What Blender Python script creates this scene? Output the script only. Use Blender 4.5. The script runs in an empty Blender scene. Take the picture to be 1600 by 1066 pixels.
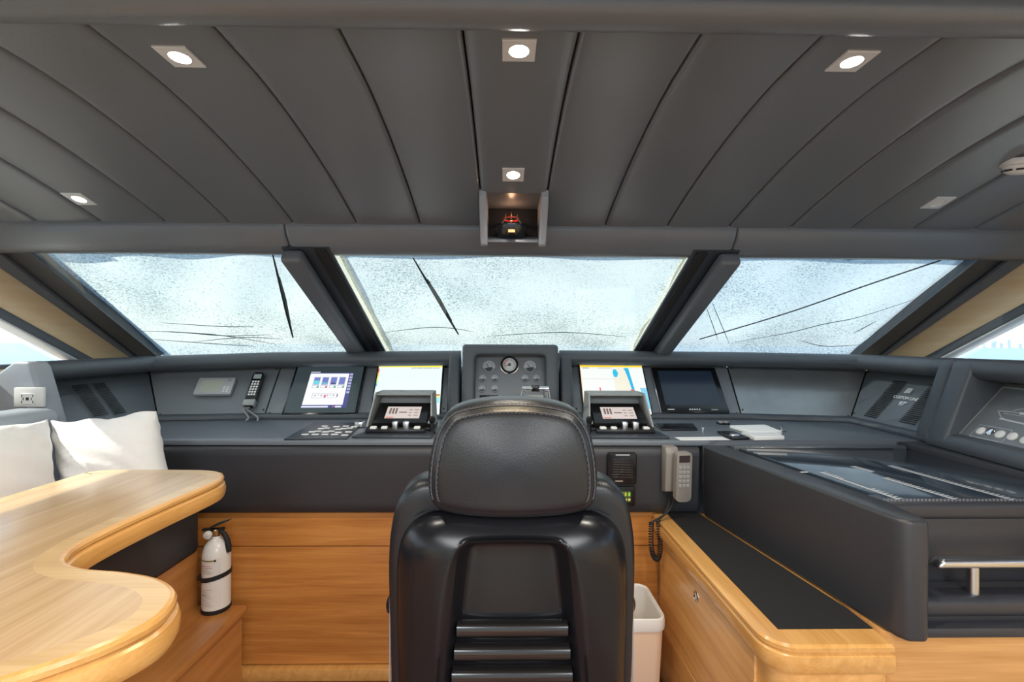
import bpy, bmesh, math, random
from mathutils import Vector as V, Matrix
random.seed(7)
scene = bpy.context.scene
col = scene.collection
PI = math.pi

# ------------------------------------------------------------------ camera
F, EYE, YAW, ROLL = 720.0, 1.45, .016, .0045
fwd = V((math.sin(YAW), math.cos(YAW), 0)); r0 = V((math.cos(YAW), -math.sin(YAW), 0)); u0 = V((0, 0, 1))
RT = r0*math.cos(ROLL) + u0*math.sin(ROLL); UP = -r0*math.sin(ROLL) + u0*math.cos(ROLL)
CO = V((0, 0, EYE))
cd = bpy.data.cameras.new('camera'); cam = bpy.data.objects.new('camera', cd); col.objects.link(cam)
cd.sensor_width = 36; cd.lens = 36*F/1600; cd.shift_y = 6/1600; cd.clip_start = .02; cd.clip_end = 20000
mw = Matrix.Identity(4)
for i, c in enumerate((RT, UP, -fwd)):
    for j in range(3): mw[j][i] = c[j]
mw.translation = CO
cam.matrix_world = mw
scene.camera = cam
# ------------------------------------------------------------------ sky, sun, exposure
SUN_TO = V((-1.0, -.03, .75)).normalized()            # direction towards the sun
world = bpy.data.worlds.new('sky'); scene.world = world; world.use_nodes = True
wn = world.node_tree; wn.nodes.clear()
sky = wn.nodes.new('ShaderNodeTexSky'); sky.sky_type = 'NISHITA'; sky.sun_disc = False
sky.sun_elevation = math.asin(SUN_TO.z); sky.sun_rotation = math.atan2(SUN_TO.x, SUN_TO.y)
sky.air_density = 1.0; sky.dust_density = .7; sky.ozone_density = 1.0
bg = wn.nodes.new('ShaderNodeBackground'); bg.inputs['Strength'].default_value = .225
wo = wn.nodes.new('ShaderNodeOutputWorld')
wn.links.new(sky.outputs[0], bg.inputs[0]); wn.links.new(bg.outputs[0], wo.inputs[0])
sl = bpy.data.lights.new('sun', 'SUN'); sl.energy = 6.5; sl.angle = .012; sl.color = (1, .94, .84)
so = bpy.data.objects.new('sun', sl); col.objects.link(so); so.rotation_euler = SUN_TO.to_track_quat('Z', 'Y').to_euler()
def area(name, loc, size, power, color, rot=(0, 0, 0), sy=None):
    l = bpy.data.lights.new(name, 'AREA'); l.energy = power; l.color = color; l.size = size
    if sy: l.shape = 'RECTANGLE'; l.size_y = sy
    o = bpy.data.objects.new(name, l); col.objects.link(o); o.location = loc; o.rotation_euler = rot
    return o
# unseen area lights added behind the helm to fill the interior
area('saloon_fill_light', (-.7, -1.2, 2.05), .9, 52, (.95, .975, 1), sy=1.6)
area('saloon_fill_light.001', (.9, -1.2, 2.05), .9, 52, (.95, .975, 1), sy=1.6)
scene.view_settings.view_transform = 'Standard'; scene.view_settings.look = 'None'
scene.view_settings.exposure = 0.42; scene.view_settings.gamma = 1.0; scene.view_settings.use_curve_mapping = False

# ------------------------------------------------------------------ helpers: sight lines of the photograph
def ray(u, v): return fwd*F + RT*(u-800) + UP*(539-v)
def aty(u, v, Y): d = ray(u, v); return CO + d*(Y/d.y)
def atz(u, v, Z): d = ray(u, v); return CO + d*((Z-EYE)/d.z)
def atx(u, v, X): d = ray(u, v); return CO + d*(X/d.x)
def frame(o, right, up):
    r = V(right).normalized(); n = r.cross(V(up)).normalized(); u = n.cross(r)
    m = Matrix.Identity(4)
    for i, c in enumerate((r, u, n)):
        for j in range(3): m[j][i] = c[j]
    m.translation = V(o); return m
def onp(fr, u, v):                                     # where a sight line meets the plane of a frame, in its own x, y
    d = ray(u, v); n = fr.col[2].to_3d(); t = (fr.translation-CO).dot(n)/d.dot(n)
    q = fr.inverted() @ (CO + d*t); return q.x, q.y
def rectp(fr, tl, tr, br, bl):
    a, b, c, d = (onp(fr, *p) for p in (tl, tr, br, bl))
    return (a[0]+d[0])/2, (b[0]+c[0])/2, (c[1]+d[1])/2, (a[1]+b[1])/2
T = Matrix.Translation
def Rx(a): return Matrix.Rotation(a, 4, 'X')
def Ry(a): return Matrix.Rotation(a, 4, 'Y')
def Rz(a): return Matrix.Rotation(a, 4, 'Z')

# ------------------------------------------------------------------ materials
MATS = {}
def nt(name):
    m = bpy.data.materials.new(name); m.use_nodes = True; MATS[name] = m
    t = m.node_tree; return m, t, t.nodes['Principled BSDF']
def setp(b, **k):
    for n, v in k.items(): b.inputs[n].default_value = v
def mat(name, c, rough=.5, metal=0., bump=0., bs=300., var=0., vs=4., coat=0., spec=.5):
    m, t, b = nt(name); L = t.links.new
    setp(b, **{'Base Color': (*c, 1), 'Roughness': rough, 'Metallic': metal, 'Coat Weight': coat, 'Coat Roughness': .12, 'Specular IOR Level': spec})
    tc = t.nodes.new('ShaderNodeTexCoord')
    if bump:
        n = t.nodes.new('ShaderNodeTexNoise'); n.inputs['Scale'].default_value = bs; n.inputs['Detail'].default_value = 3
        bp = t.nodes.new('ShaderNodeBump'); bp.inputs['Strength'].default_value = bump; bp.inputs['Distance'].default_value = .002
        L(tc.outputs['Object'], n.inputs['Vector']); L(n.outputs['Fac'], bp.inputs['Height']); L(bp.outputs[0], b.inputs['Normal'])
    if var:
        n = t.nodes.new('ShaderNodeTexNoise'); n.inputs['Scale'].default_value = vs; n.inputs['Detail'].default_value = 4
        mx = t.nodes.new('ShaderNodeMix'); mx.data_type = 'RGBA'
        mx.inputs[6].default_value = (*[x*(1-var) for x in c], 1); mx.inputs[7].default_value = (*[min(1, x*(1+var)) for x in c], 1)
        L(tc.outputs['Object'], n.inputs['Vector']); L(n.outputs['Fac'], mx.inputs[0]); L(mx.outputs[2], b.inputs['Base Color'])
    return m
def wood(name, c1, c2, axis=0, rough=.32, coat=.25, scale=1.0):
    m, t, b = nt(name); L = t.links.new
    tc = t.nodes.new('ShaderNodeTexCoord'); mp = t.nodes.new('ShaderNodeMapping')
    s = [22*scale]*3; s[axis] = 1.1*scale; mp.inputs['Scale'].default_value = s
    n = t.nodes.new('ShaderNodeTexNoise'); n.inputs['Scale'].default_value = 1.6; n.inputs['Detail'].default_value = 6; n.inputs['Distortion'].default_value = .5
    mp2 = t.nodes.new('ShaderNodeMapping'); s2 = [190*scale]*3; s2[axis] = 5*scale; mp2.inputs['Scale'].default_value = s2
    n2 = t.nodes.new('ShaderNodeTexNoise'); n2.inputs['Scale'].default_value = 1.5; n2.inputs['Detail'].default_value = 2
    ad = t.nodes.new('ShaderNodeMath'); ad.operation = 'MULTIPLY_ADD'; ad.inputs[1].default_value = .45
    cr = t.nodes.new('ShaderNodeValToRGB'); cr.color_ramp.elements[0].position = .48; cr.color_ramp.elements[1].position = .98
    cr.color_ramp.elements[0].color = (*c1, 1); cr.color_ramp.elements[1].color = (*c2, 1)
    L(tc.outputs['Object'], mp.inputs[0]); L(tc.outputs['Object'], mp2.inputs[0]); L(mp.outputs[0], n.inputs['Vector']); L(mp2.outputs[0], n2.inputs['Vector'])
    L(n2.outputs['Fac'], ad.inputs[0]); L(n.outputs['Fac'], ad.inputs[2]); L(ad.outputs[0], cr.inputs[0]); L(cr.outputs[0], b.inputs['Base Color'])
    setp(b, **{'Roughness': rough, 'Coat Weight': coat, 'Coat Roughness': .15})
    return m
def emit(name, c, s):
    m = bpy.data.materials.new(name); m.use_nodes = True; t = m.node_tree; t.nodes.clear(); MATS[name] = m
    e = t.nodes.new('ShaderNodeEmission'); e.inputs[0].default_value = (*c, 1); e.inputs[1].default_value = s
    o = t.nodes.new('ShaderNodeOutputMaterial'); t.links.new(e.outputs[0], o.inputs[0]); return m
def vcol(name, glow):
    m, t, b = nt(name); a = t.nodes.new('ShaderNodeVertexColor'); a.layer_name = 'Col'
    if glow:
        setp(b, **{'Base Color': (.01, .01, .01, 1), 'Roughness': .25, 'Emission Strength': glow}); t.links.new(a.outputs[0], b.inputs['Emission Color'])
    else:
        setp(b, Roughness=.6); t.links.new(a.outputs[0], b.inputs['Base Color'])
    return m
mat('leather_black', (.014, .015, .018), .32, bump=.25, bs=420, var=.15, vs=3)
mat('leather_dash', (.070, .080, .094), .45, bump=.25, bs=420, var=.12, vs=3)
mat('leather_end', (.30, .32, .36), .5, bump=.2, bs=420, var=.08)
mat('leather_seat', (.030, .032, .038), .42, bump=.3, bs=380, var=.2, vs=4)
mat('leather_roof', (.145, .158, .178), .30, spec=.75, bump=.15, bs=350, var=.10, vs=1.6)
mat('leather_header', (.155, .168, .188), .34, bump=.2, bs=350, var=.08, vs=2)
mat('gap_black', (.006, .006, .007), .8)
mat('panel_grey', (.19, .205, .225), .42, bump=.1, bs=700, var=.06, vs=6)
mat('panel_silver', (.30, .32, .33), .32, metal=.55, bump=.08, bs=200, var=.25, vs=7)
mat('desk_top', (.15, .172, .20), .36, bump=.1, bs=500, var=.05)
mat('panel_vent', (.12, .138, .16), .45, bump=.1, bs=700)
mat('frame_dark', (.035, .042, .055), .42, bump=.05)
mat('frame_grey', (.12, .132, .152), .45, bump=.05)
mat('rubber', (.012, .012, .013), .65)
mat('plastic_black', (.010, .010, .012), .26, spec=.4)
mat('leather_apron', (.034, .035, .041), .38, bump=.25, bs=420, var=.15, vs=3)
mat('lamp_plate', (.72, .73, .74), .4, metal=.2)
mat('plastic_gloss', (.010, .010, .012), .20, coat=.4)
mat('plastic_grey', (.30, .31, .31), .5, bump=.05)
mat('plastic_silver', (.42, .43, .45), .4, var=.04)
mat('plastic_white', (.80, .79, .76), .4)
mat('plastic_cream', (.85, .63, .46), .42)
mat('phone_grey', (.24, .22, .20), .45)
mat('white_fabric', (.82, .81, .79), .85, bump=.5, bs=60, var=.03)
mat('white_enamel', (.80, .79, .77), .25, coat=.3)
mat('paper', (.85, .85, .84), .7)
mat('chrome', (.82, .82, .84), .12, metal=1)
mat('steel', (.62, .63, .65), .28, metal=1)
mat('brass', (.45, .30, .14), .35, metal=1)
mat('red_ring', (.55, .05, .03), .25, coat=.5)
mat('carpet_black', (.008, .008, .009), .9, bump=.4, bs=900)
mat('glass_top', (.035, .05, .07), .06, coat=.6)
mat('seal_white', (.70, .71, .73), .35)
mat('caulk', (.62, .40, .20), .6)
mat('rib_black', (.016, .014, .013), .22, coat=.5)
mat('stitch', (.30, .31, .34), .7)
mat('crease_shade_grey', (.10, .14, .15), .8)
mat('neutral_bounce_floor', (.36, .30, .23), .9, bump=.3, bs=500)  # aft floor tone, invented to keep light bounced to the ceiling neutral
mat('stitch_dark', (.09, .09, .10), .6)
mat('concrete_pale', (.88, .88, .88), .8, var=.1)
wood('wood_h', (.42, .150, .030), (.64, .28, .072), 0)
wood('wood_y', (.60, .29, .082), (.82, .46, .165), 1)
wood('wood_table', (.50, .31, .15), (.66, .46, .26), 1, rough=.22, coat=.5)
wood('wood_band', (.56, .36, .16), (.72, .50, .26), 0, rough=.25, coat=.5, scale=.6)
wood('wood_edge', (.57, .28, .075), (.74, .41, .135), 1, rough=.25, coat=.5)
wood('wood_post', (.86, .60, .33), (.95, .74, .48), 1)
wood('wood_bench', (.43, .172, .043), (.60, .27, .085), 1)
wood('wood_x', (.52, .25, .075), (.70, .38, .14), 0)
wood('wood_floor', (.16, .045, .018), (.26, .085, .03), 1)
vcol('screen_print', .85); vcol('flat_print', 0)
emit('lamp_lens', (1, .97, .92), 30); emit('lamp_lens_dim', (1, .98, .95), 5); emit('compass_glow', (1, .75, .5), 1.2)
# window glass: mostly clear, a little mirror
g, t, b = nt('window_glass'); t.nodes.remove(b)
tr = t.nodes.new('ShaderNodeBsdfTransparent'); tr.inputs[0].default_value = (.93, .97, .96, 1)
gl = t.nodes.new('ShaderNodeBsdfGlossy'); gl.inputs['Roughness'].default_value = .03
mx = t.nodes.new('ShaderNodeMixShader'); mx.inputs[0].default_value = .05
o = t.nodes['Material Output']; t.links.new(tr.outputs[0], mx.inputs[1]); t.links.new(gl.outputs[0], mx.inputs[2]); t.links.new(mx.outputs[0], o.inputs[0])
def cover_mat(name, light, dark, open_=.12):
    m, t, b = nt(name); t.nodes.remove(b); L = t.links.new
    tc = t.nodes.new('ShaderNodeTexCoord')
    n = t.nodes.new('ShaderNodeTexNoise'); n.inputs['Scale'].default_value = 110; n.inputs['Detail'].default_value = 3; n.inputs['Roughness'].default_value = .8
    n3 = t.nodes.new('ShaderNodeTexNoise'); n3.inputs['Scale'].default_value = 2.6; n3.inputs['Detail'].default_value = 3
    ad = t.nodes.new('ShaderNodeMath'); ad.operation = 'MULTIPLY_ADD'; ad.inputs[1].default_value = .35
    cr = t.nodes.new('ShaderNodeValToRGB'); e = cr.color_ramp.elements
    e[0].position = .48; e[0].color = (*dark, 1); e[1].position = .68; e[1].color = (*light, 1)
    L(tc.outputs['Object'], n.inputs['Vector']); L(tc.outputs['Object'], n3.inputs['Vector'])
    L(n3.outputs['Fac'], ad.inputs[0]); L(n.outputs['Fac'], ad.inputs[2]); L(ad.outputs[0], cr.inputs[0])
    tl = t.nodes.new('ShaderNodeBsdfTranslucent'); df = t.nodes.new('ShaderNodeBsdfDiffuse')
    L(cr.outputs[0], tl.inputs[0]); df.inputs[0].default_value = (*[x*.5 for x in light], 1)
    mx = t.nodes.new('ShaderNodeMixShader'); mx.inputs[0].default_value = .12
    L(tl.outputs[0], mx.inputs[1]); L(df.outputs[0], mx.inputs[2])
    tp_ = t.nodes.new('ShaderNodeBsdfTransparent'); m2 = t.nodes.new('ShaderNodeMixShader'); m2.inputs[0].default_value = open_
    n4 = t.nodes.new('ShaderNodeTexNoise'); n4.inputs['Scale'].default_value = 210; n4.inputs['Detail'].default_value = 2
    mr = t.nodes.new('ShaderNodeMapRange'); mr.inputs[1].default_value = .42; mr.inputs[2].default_value = .60; mr.inputs[3].default_value = 0; mr.inputs[4].default_value = open_*2
    L(tc.outputs['Object'], n4.inputs['Vector']); L(n4.outputs['Fac'], mr.inputs[0]); L(mr.outputs[0], m2.inputs[0])
    L(mx.outputs[0], m2.inputs[1]); L(tp_.outputs[0], m2.inputs[2]); L(m2.outputs[0], t.nodes['Material Output'].inputs[0])
cover_mat('cover_mesh', (.57, .60, .58), (.09, .14, .145))
cover_mat('cover_mesh_blue', (.51, .565, .60), (.08, .135, .17))
cover_mat('cover_hem', (.62, .57, .43), (.48, .45, .34), .1)
# sea
m, t, b = nt('sea_water'); setp(b, **{'Base Color': (.36, .50, .60, 1), 'Roughness': .35})
tc = t.nodes.new('ShaderNodeTexCoord'); n = t.nodes.new('ShaderNodeTexNoise'); n.inputs['Scale'].default_value = .35; n.inputs['Detail'].default_value = 6
bp = t.nodes.new('ShaderNodeBump'); bp.inputs['Strength'].default_value = .9; bp.inputs['Distance'].default_value = .6
t.links.new(tc.outputs['Object'], n.inputs['Vector']); t.links.new(n.outputs['Fac'], bp.inputs['Height']); t.links.new(bp.outputs[0], b.inputs['Normal'])

# ------------------------------------------------------------------ mesh builder
WM = {}
def put(o, parent, loc):
    col.objects.link(o); o.location = loc; WM[o] = T(loc)
    if parent is not None:
        o.parent = parent; o.matrix_parent_inverse = WM[parent].inverted()
    return o
class B:
    def __init__(s): s.v = []; s.f = []; s.c = []
    def add(s, vs, fs, M=None, c=None):
        k = len(s.v); s.v += [(M @ V(p)) if M else V(p) for p in vs]
        s.f += [[i+k for i in f] for f in fs]; s.c += [c]*len(fs); return s
    def bm(s, bm, M=None, c=None):
        bm.verts.index_update()
        s.add([v.co.copy() for v in bm.verts], [[v.index for v in f.verts] for f in bm.faces], M, c); bm.free(); return s
    def box(s, x0, x1, y0, y1, z0, z1, bev=0., seg=2, M=None, c=None):
        bm = bmesh.new(); bmesh.ops.create_cube(bm, size=1)
        for v in bm.verts: v.co = V(((x0+x1)/2+v.co.x*(x1-x0), (y0+y1)/2+v.co.y*(y1-y0), (z0+z1)/2+v.co.z*(z1-z0)))
        if bev:
            bev = min(bev, .49*min(abs(x1-x0), abs(y1-y0), abs(z1-z0)))
            bmesh.ops.bevel(bm, geom=bm.edges[:], offset=bev, segments=seg, profile=.5, affect='EDGES')
        return s.bm(bm, M, c)
    def prism(s, pts, z0, z1, bev=0., seg=2, M=None, c=None):
        bm = bmesh.new(); n = len(pts)
        lo = [bm.verts.new((p[0], p[1], z0)) for p in pts]; hi = [bm.verts.new((p[0], p[1], z1)) for p in pts]
        bm.faces.new(hi); bm.faces.new(lo[::-1])
        for i in range(n): bm.faces.new((lo[i], lo[(i+1) % n], hi[(i+1) % n], hi[i]))
        if bev: bmesh.ops.bevel(bm, geom=bm.edges[:], offset=bev, segments=seg, profile=.5, affect='EDGES', clamp_overlap=True)
        return s.bm(bm, M, c)
    def loft(s, rings, ring_closed=True, cap=True, loop=False, M=None, c=None):
        n = len(rings[0]); vs = [p for r in rings for p in r]; fs = []
        m = len(rings)
        for i in range(m if loop else m-1):
            for j in range(n if ring_closed else n-1):
                a, b_ = i*n+j, i*n+(j+1) % n; d = ((i+1) % m)*n+j; e = ((i+1) % m)*n+(j+1) % n
                fs.append([a, b_, e, d])
        if cap and not loop and ring_closed: fs += [list(range(n))[::-1], [(m-1)*n+j for j in range(n)]]
        return s.add(vs, fs, M, c)
    def lathe(s, prof, n=24, M=None, c=None):
        rings = [[(r*math.cos(2*PI*k/n), r*math.sin(2*PI*k/n), z) for k in range(n)] for r, z in prof]
        return s.loft(rings, True, True, False, M, c)
    def tube(s, path, r, n=8, closed=False, M=None, c=None):
        P = [V(p) for p in path]; m = len(P); rings = []; up = None
        for i in range(m):
            a = P[(i-1) % m] if closed or i else P[i]; b_ = P[(i+1) % m] if closed or i < m-1 else P[i]
            t_ = (b_-a).normalized()
            if up is None: up = t_.orthogonal().normalized()
            up = (up - t_*up.dot(t_)); up = up.normalized() if up.length > 1e-6 else t_.orthogonal().normalized()
            w = t_.cross(up); rr = r[i] if isinstance(r, (list, tuple)) else r
            rings.append([P[i]+up*rr*math.cos(2*PI*k/n)+w*rr*math.sin(2*PI*k/n) for k in range(n)])
        return s.loft(rings, True, not closed, closed, M, c)
    def rect(s, x0, y0, x1, y1, z=0., M=None, c=None):
        return s.add([(x0, y0, z), (x1, y0, z), (x1, y1, z), (x0, y1, z)], [[0, 1, 2, 3]], M, c)
    def line(s, pts, w, z=0., M=None, c=None):
        for (a, b_) in zip(pts[:-1], pts[1:]):
            a = V((a[0], a[1])); b_ = V((b_[0], b_[1])); d = (b_-a).normalized(); n = V((-d.y, d.x))*w/2
            s.add([(*(a-n), z), (*(b_-n), z), (*(b_+n), z), (*(a+n), z)], [[0, 1, 2, 3]], M, c)
        return s
    def disc(s, x, y, r, z=0., n=16, M=None, c=None, a0=0, a1=2*PI, ry=None):
        k = n if abs(a1-a0-2*PI) < 1e-6 else n+1
        return s.add([(x+r*math.cos(a0+(a1-a0)*i/n), y+(ry or r)*math.sin(a0+(a1-a0)*i/n), z) for i in range(k)], [list(range(k))], M, c)
    def build(s, name, m, parent=None, ang=38, recalc=True, subd=0):
        lo = V([min(p[i] for p in s.v) for i in range(3)]); hi = V([max(p[i] for p in s.v) for i in range(3)])
        ctr = (lo+hi)/2
        if parent is None: ctr.z = lo.z
        me = bpy.data.meshes.new(name); me.from_pydata([p-ctr for p in s.v], [], s.f)
        if any(c is not None for c in s.c):
            at = me.color_attributes.new('Col', 'FLOAT_COLOR', 'CORNER')
            for p in me.polygons:
                c = s.c[p.index] or (1, 1, 1)
                for li in p.loop_indices: at.data[li].color = (*c, 1)
        if recalc:
            bm = bmesh.new(); bm.from_mesh(me); bmesh.ops.recalc_face_normals(bm, faces=bm.faces[:]); bm.to_mesh(me); bm.free()
        me.shade_smooth(); me.set_sharp_from_angle(angle=math.radians(ang))
        me.materials.append(MATS[m]); o = bpy.data.objects.new(name, me)
        put(o, parent, ctr)
        if subd:
            md = o.modifiers.new('smooth', 'SUBSURF'); md.levels = md.render_levels = subd
        return o
def tag(o, label, cat, group=None):
    o['label'] = label; o['category'] = cat
    if group: o['group'] = group
    return o
def struct(o): o['kind'] = 'structure'; return o
def stuff(o): o['kind'] = 'stuff'; return o
def thing(name, loc, label, cat, group=None):
    o = bpy.data.objects.new(name, None); o.empty_display_size = .05; put(o, None, V(loc)); return tag(o, label, cat, group)
def smooth(pts, n=8, closed=True):
    P = [V(p) for p in pts]; m = len(P); out = []
    for i in range(m if closed else m-1):
        a, b_, c, d = (P[(i-1) % m], P[i], P[(i+1) % m], P[(i+2) % m]) if closed else (P[max(i-1, 0)], P[i], P[i+1], P[min(i+2, m-1)])
        for k in range(n):
            q = k/n; out.append(.5*((2*b_)+(c-a)*q+(2*a-5*b_+4*c-d)*q*q+(3*b_-a-3*c+d)*q**3))
    if not closed: out.append(P[-1])
    return out
def inset(pts, d):                                     # offset of a counter-clockwise outline, inwards
    out = []; n = len(pts)
    for i in range(n):
        a, b_, c = V(pts[i-1][:2]), V(pts[i][:2]), V(pts[(i+1) % n][:2])
        e1 = (b_-a).normalized(); e2 = (c-b_).normalized(); n1 = V((-e1.y, e1.x)); n2 = V((-e2.y, e2.x))
        q = (n1+n2)/max(.35, 1+n1.dot(n2)); out.append(b_+q*d)
    return out
def rrect(x0, x1, y0, y1, r, n=6):
    out = []
    for cx, cy, a in ((x1-r, y1-r, 0), (x0+r, y1-r, PI/2), (x0+r, y0+r, PI), (x1-r, y0+r, 1.5*PI)):
        out += [(cx+r*math.cos(a+PI/2*k/n), cy+r*math.sin(a+PI/2*k/n)) for k in range(n+1)]
    return out
def text(body, size, M, m, parent, name, depth=.0004, space=1.0):
    cu = bpy.data.curves.new(name, 'FONT'); cu.body = body; cu.size = size; cu.extrude = depth; cu.align_x = 'CENTER'; cu.align_y = 'CENTER'; cu.space_character = space
    o = bpy.data.objects.new('tmp_text', cu); col.objects.link(o); bpy.context.view_layer.update()
    me = bpy.data.meshes.new_from_object(o.evaluated_get(bpy.context.evaluated_depsgraph_get()))
    bpy.data.objects.remove(o)
    bb = B(); bb.add([v.co.copy() for v in me.vertices], [list(p.vertices) for p in me.polygons], M)
    return bb.build(name, m, parent)
XC = .03
def mx_(x): return 2*XC-x                               # mirror about the boat's centre line

# ================================================================== THE SETTING
FL = .04
fl = B().box(-2.3, 2.36, -4, 2.0, -.06, .03).build('floor', 'neutral_bounce_floor'); struct(fl)
B().box(-1.66, 1.22, -.31, 1.96, .0295, .033).build('caulking', 'caulk', fl)
for i in range(62):
    x = -1.65+i*.046
    B().box(x, x+.0425, -.3, 1.955, .026, FL, .001, 1).build('plank', 'wood_floor', fl)
SEAMS = [XC+.117+.2455*k for k in range(-1, 10)]; SEAMS = sorted([mx_(x) for x in SEAMS if x > XC] + [x for x in SEAMS if x > XC])
def roof(Y):                                            # height of the padded roof lining
    return EYE+.62-(.16*((Y-1.05)/.775)**1.6 if Y > 1.05 else 0)
ce = B().box(-2.3, 2.36, -.0+.72, 1.98, 2.13, 2.17).build('ceiling', 'gap_black'); struct(ce)
NP = 16
for i in range(len(SEAMS)-1):
    a, b_ = SEAMS[i], SEAMS[i+1]; yend = 1.60 if a < XC < b_ else 1.835
    xs = [a+.0015, a+.003, a+.007, a+.014, a+.03, (a+b_)/2, b_-.03, b_-.014, b_-.007, b_-.003, b_-.0015]; ln = len(xs)
    dz = [.014, .006, .0025, .0008, 0, -.001, 0, .0008, .0025, .006, .014]
    rings = []
    for k in range(NP+1):
        Y = .90+(yend-.90)*k/NP; z = roof(Y)
        rings.append([(x, Y, z+d) for x, d in zip(xs, dz)]+[(xs[-1], Y, z+.03), (xs[0], Y, z+.03)])
    B().loft(rings).build('ceiling_panel', 'leather_roof', ce, 60)
# padded beam across the roof behind the panels, and the aft roof lining
prof = [(.815, 2.10), (.815, 2.066), (.820, 2.054), (.832, 2.047), (.848, 2.044), (.868, 2.046), (.884, 2.052), (.893, 2.062), (.896, 2.075), (.896, 2.12)]
struct(B().loft([[(x, y, z) for y, z in prof] for x in (-2.2, -1, 0, 1, 2.26)]).build('trim_1', 'leather_header'))
struct(B().box(-2.3, 2.36, -4, .735, 2.08, 2.14).build('ceiling', 'leather_roof'))
struct(B().box(-2.3, 2.36, .735, .80, 2.115, 2.14).build('ceiling', 'gap_black'))
# padded header over the windscreen
hb = struct(B().box(-2.12, 2.18, 1.90, 1.97, 1.85, 2.13).build('trim_2', 'gap_black'))
prof = [(1.96, 1.955), (1.83, 1.945), (1.812, 1.935), (1.803, 1.918), (1.806, 1.898), (1.818, 1.872), (1.842, 1.842), (1.862, 1.824), (1.885, 1.816), (1.92, 1.816), (1.96, 1.845)]
for xa, xb in ((-2.14, -.862), (-.858, .918), (.922, 2.2)):
    rings = []
    for x, k in ((xa, .006), (xa+.004, .002), (xa+.015, 0), ((xa+xb)/2, 0), (xb-.015, 0), (xb-.004, .002), (xb, .006)):
        rings.append([(x, y+k*1.0 if j < 10 else y, z+(k if 0 < j < 10 else 0)) for j, (y, z) in enumerate(prof)])
    B().loft(rings).build('header_pad', 'leather_header', hb, 50)
# side walls, raked posts, side windows (left side built, right side mirrored)
def side(sx, tagname, wn_, tn):
    f = (lambda x: x) if sx < 0 else mx_
    def bx(x0, x1, *r): x0, x1 = f(x0), f(x1); return (min(x0, x1), max(x0, x1), *r)
    w = B().box(*bx(-2.28, -2.15, -4, 2.9, -.06, 1.335)).box(*bx(-2.28, -2.15, -4, 2.0, 1.875, 2.17))
    w.box(*bx(-2.28, -2.15, -4, -3.0, 1.33, 1.9)).box(*bx(-2.28, -2.16, -.75, -.60, 1.33, 1.9))
    wl = struct(w.build('wall_'+tagname, 'wood_post'))
    def yz(poly, x0, x1, name, m, parent, bev=.004):
        x0, x1 = sorted((f(x0), f(x1)))
        M = Matrix(((0, 0, 1, 0), (1, 0, 0, 0), (0, 1, 0, 0), (0, 0, 0, 1)))
        return B().prism(poly, x0, x1, bev, 2, M).build(name, m, parent)
    P = struct(yz([(1.83, 1.876), (2.76, 1.336), (2.505, 1.335), (1.47, 1.875)], -2.15, -2.22, 'trim_%d' % tn, 'wood_post', None))
    W = struct(yz([(-3, 1.335), (2.37, 1.335), (1.36, 1.875), (-3, 1.875)], -2.225, -2.231, 'window_%d' % wn_, 'window_glass', None, 0))
    yz([(2.505, 1.336), (2.415, 1.336), (1.385, 1.875), (1.47, 1.875)], -2.142, -2.215, 'window_frame', 'frame_grey', W, .008)
    yz([(2.415, 1.337), (2.395, 1.337), (1.365, 1.875), (1.385, 1.875)], -2.148, -2.215, 'window_seal', 'seal_white', W, .003)
    yz([(2.38, 1.335), (-3, 1.335), (-3, 1.355), (2.345, 1.355)], -2.155, -2.215, 'window_sill', 'frame_grey', W, .004)
    # dark corner post between windscreen and side window
    gt, gb = V((f(-1.925), 1.88, 1.828)), V((f(-1.945), 2.62, 1.372))
    t1, b1 = V((f(-2.085), 1.92, 1.846)), V((f(-2.075), 2.66, 1.358))
    t2, b2 = V((f(-2.15), 1.90, 1.838)), V((f(-2.15), 2.73, 1.354))
    ot, ob = V((f(-2.16), 2.02, 1.93)), V((f(-2.16), 2.86, 1.42)); it_, ib = V((f(-1.93), 1.95, 1.86)), V((f(-1.95), 2.69, 1.40))
    cp = B().loft([[gt, t1, t2, ot, it_], [gb, b1, b2, ob, ib]]).build('trim_%d' % (tn+1), 'frame_dark', None, 20); struct(cp)
    d = V((0, -.012, -.02))
    q = lambda a, b__, k: a.lerp(b__, k)
    B().loft([[q(t1, t2, .08)+d*.1, q(t1, t2, .08)+d*.6, q(t1, t2, .95)+d*.6, q(t1, t2, .95)+d*.1], [q(b1, b2, .08)+d*.1, q(b1, b2, .08)+d*.6, q(b1, b2, .95)+d*.6, q(b1, b2, .95)+d*.1]]).build('post_edge_strip', 'frame_grey', cp)
    return gt, gb
gtL, gbL = side(-1, 'left', 4, 3)
gtR, gbR = side(1, 'right', 5, 5)
# windscreen panes, seen with a mesh cover stretched over them outside
GT, GB = (1.885, 1.826), (2.76, 1.400)                  # (Y, Z) of the glass plane, top and bottom
gs = V((0, GB[0]-GT[0], GB[1]-GT[1])).normalized(); gn = V((0, -gs.z, gs.y))  # down the glass; outwards
def wline(x, k): return V((x, GT[0]+(GB[0]-GT[0])*k, GT[1]+(GB[1]-GT[1])*k))
ML, MR = -.80, .86
panes = [('window_1', gtL, gbL, wline(ML, 0), wline(ML, 1)), ('window_2', wline(ML, 0), wline(ML, 1), wline(MR, 0), wline(MR, 1)), ('window_3', wline(MR, 0), wline(MR, 1), gtR, gbR)]
def bil(p, s_, k): return (p[1].lerp(p[3], s_)).lerp(p[2].lerp(p[4], s_), k)
for p in panes:
    a = [bil(p, 0, 0), bil(p, 1, 0), bil(p, 1, 1), bil(p, 0, 1)]
    struct(B().loft([a, [q+gn*.006 for q in a]]).build(p[0], 'window_glass'))
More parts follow.
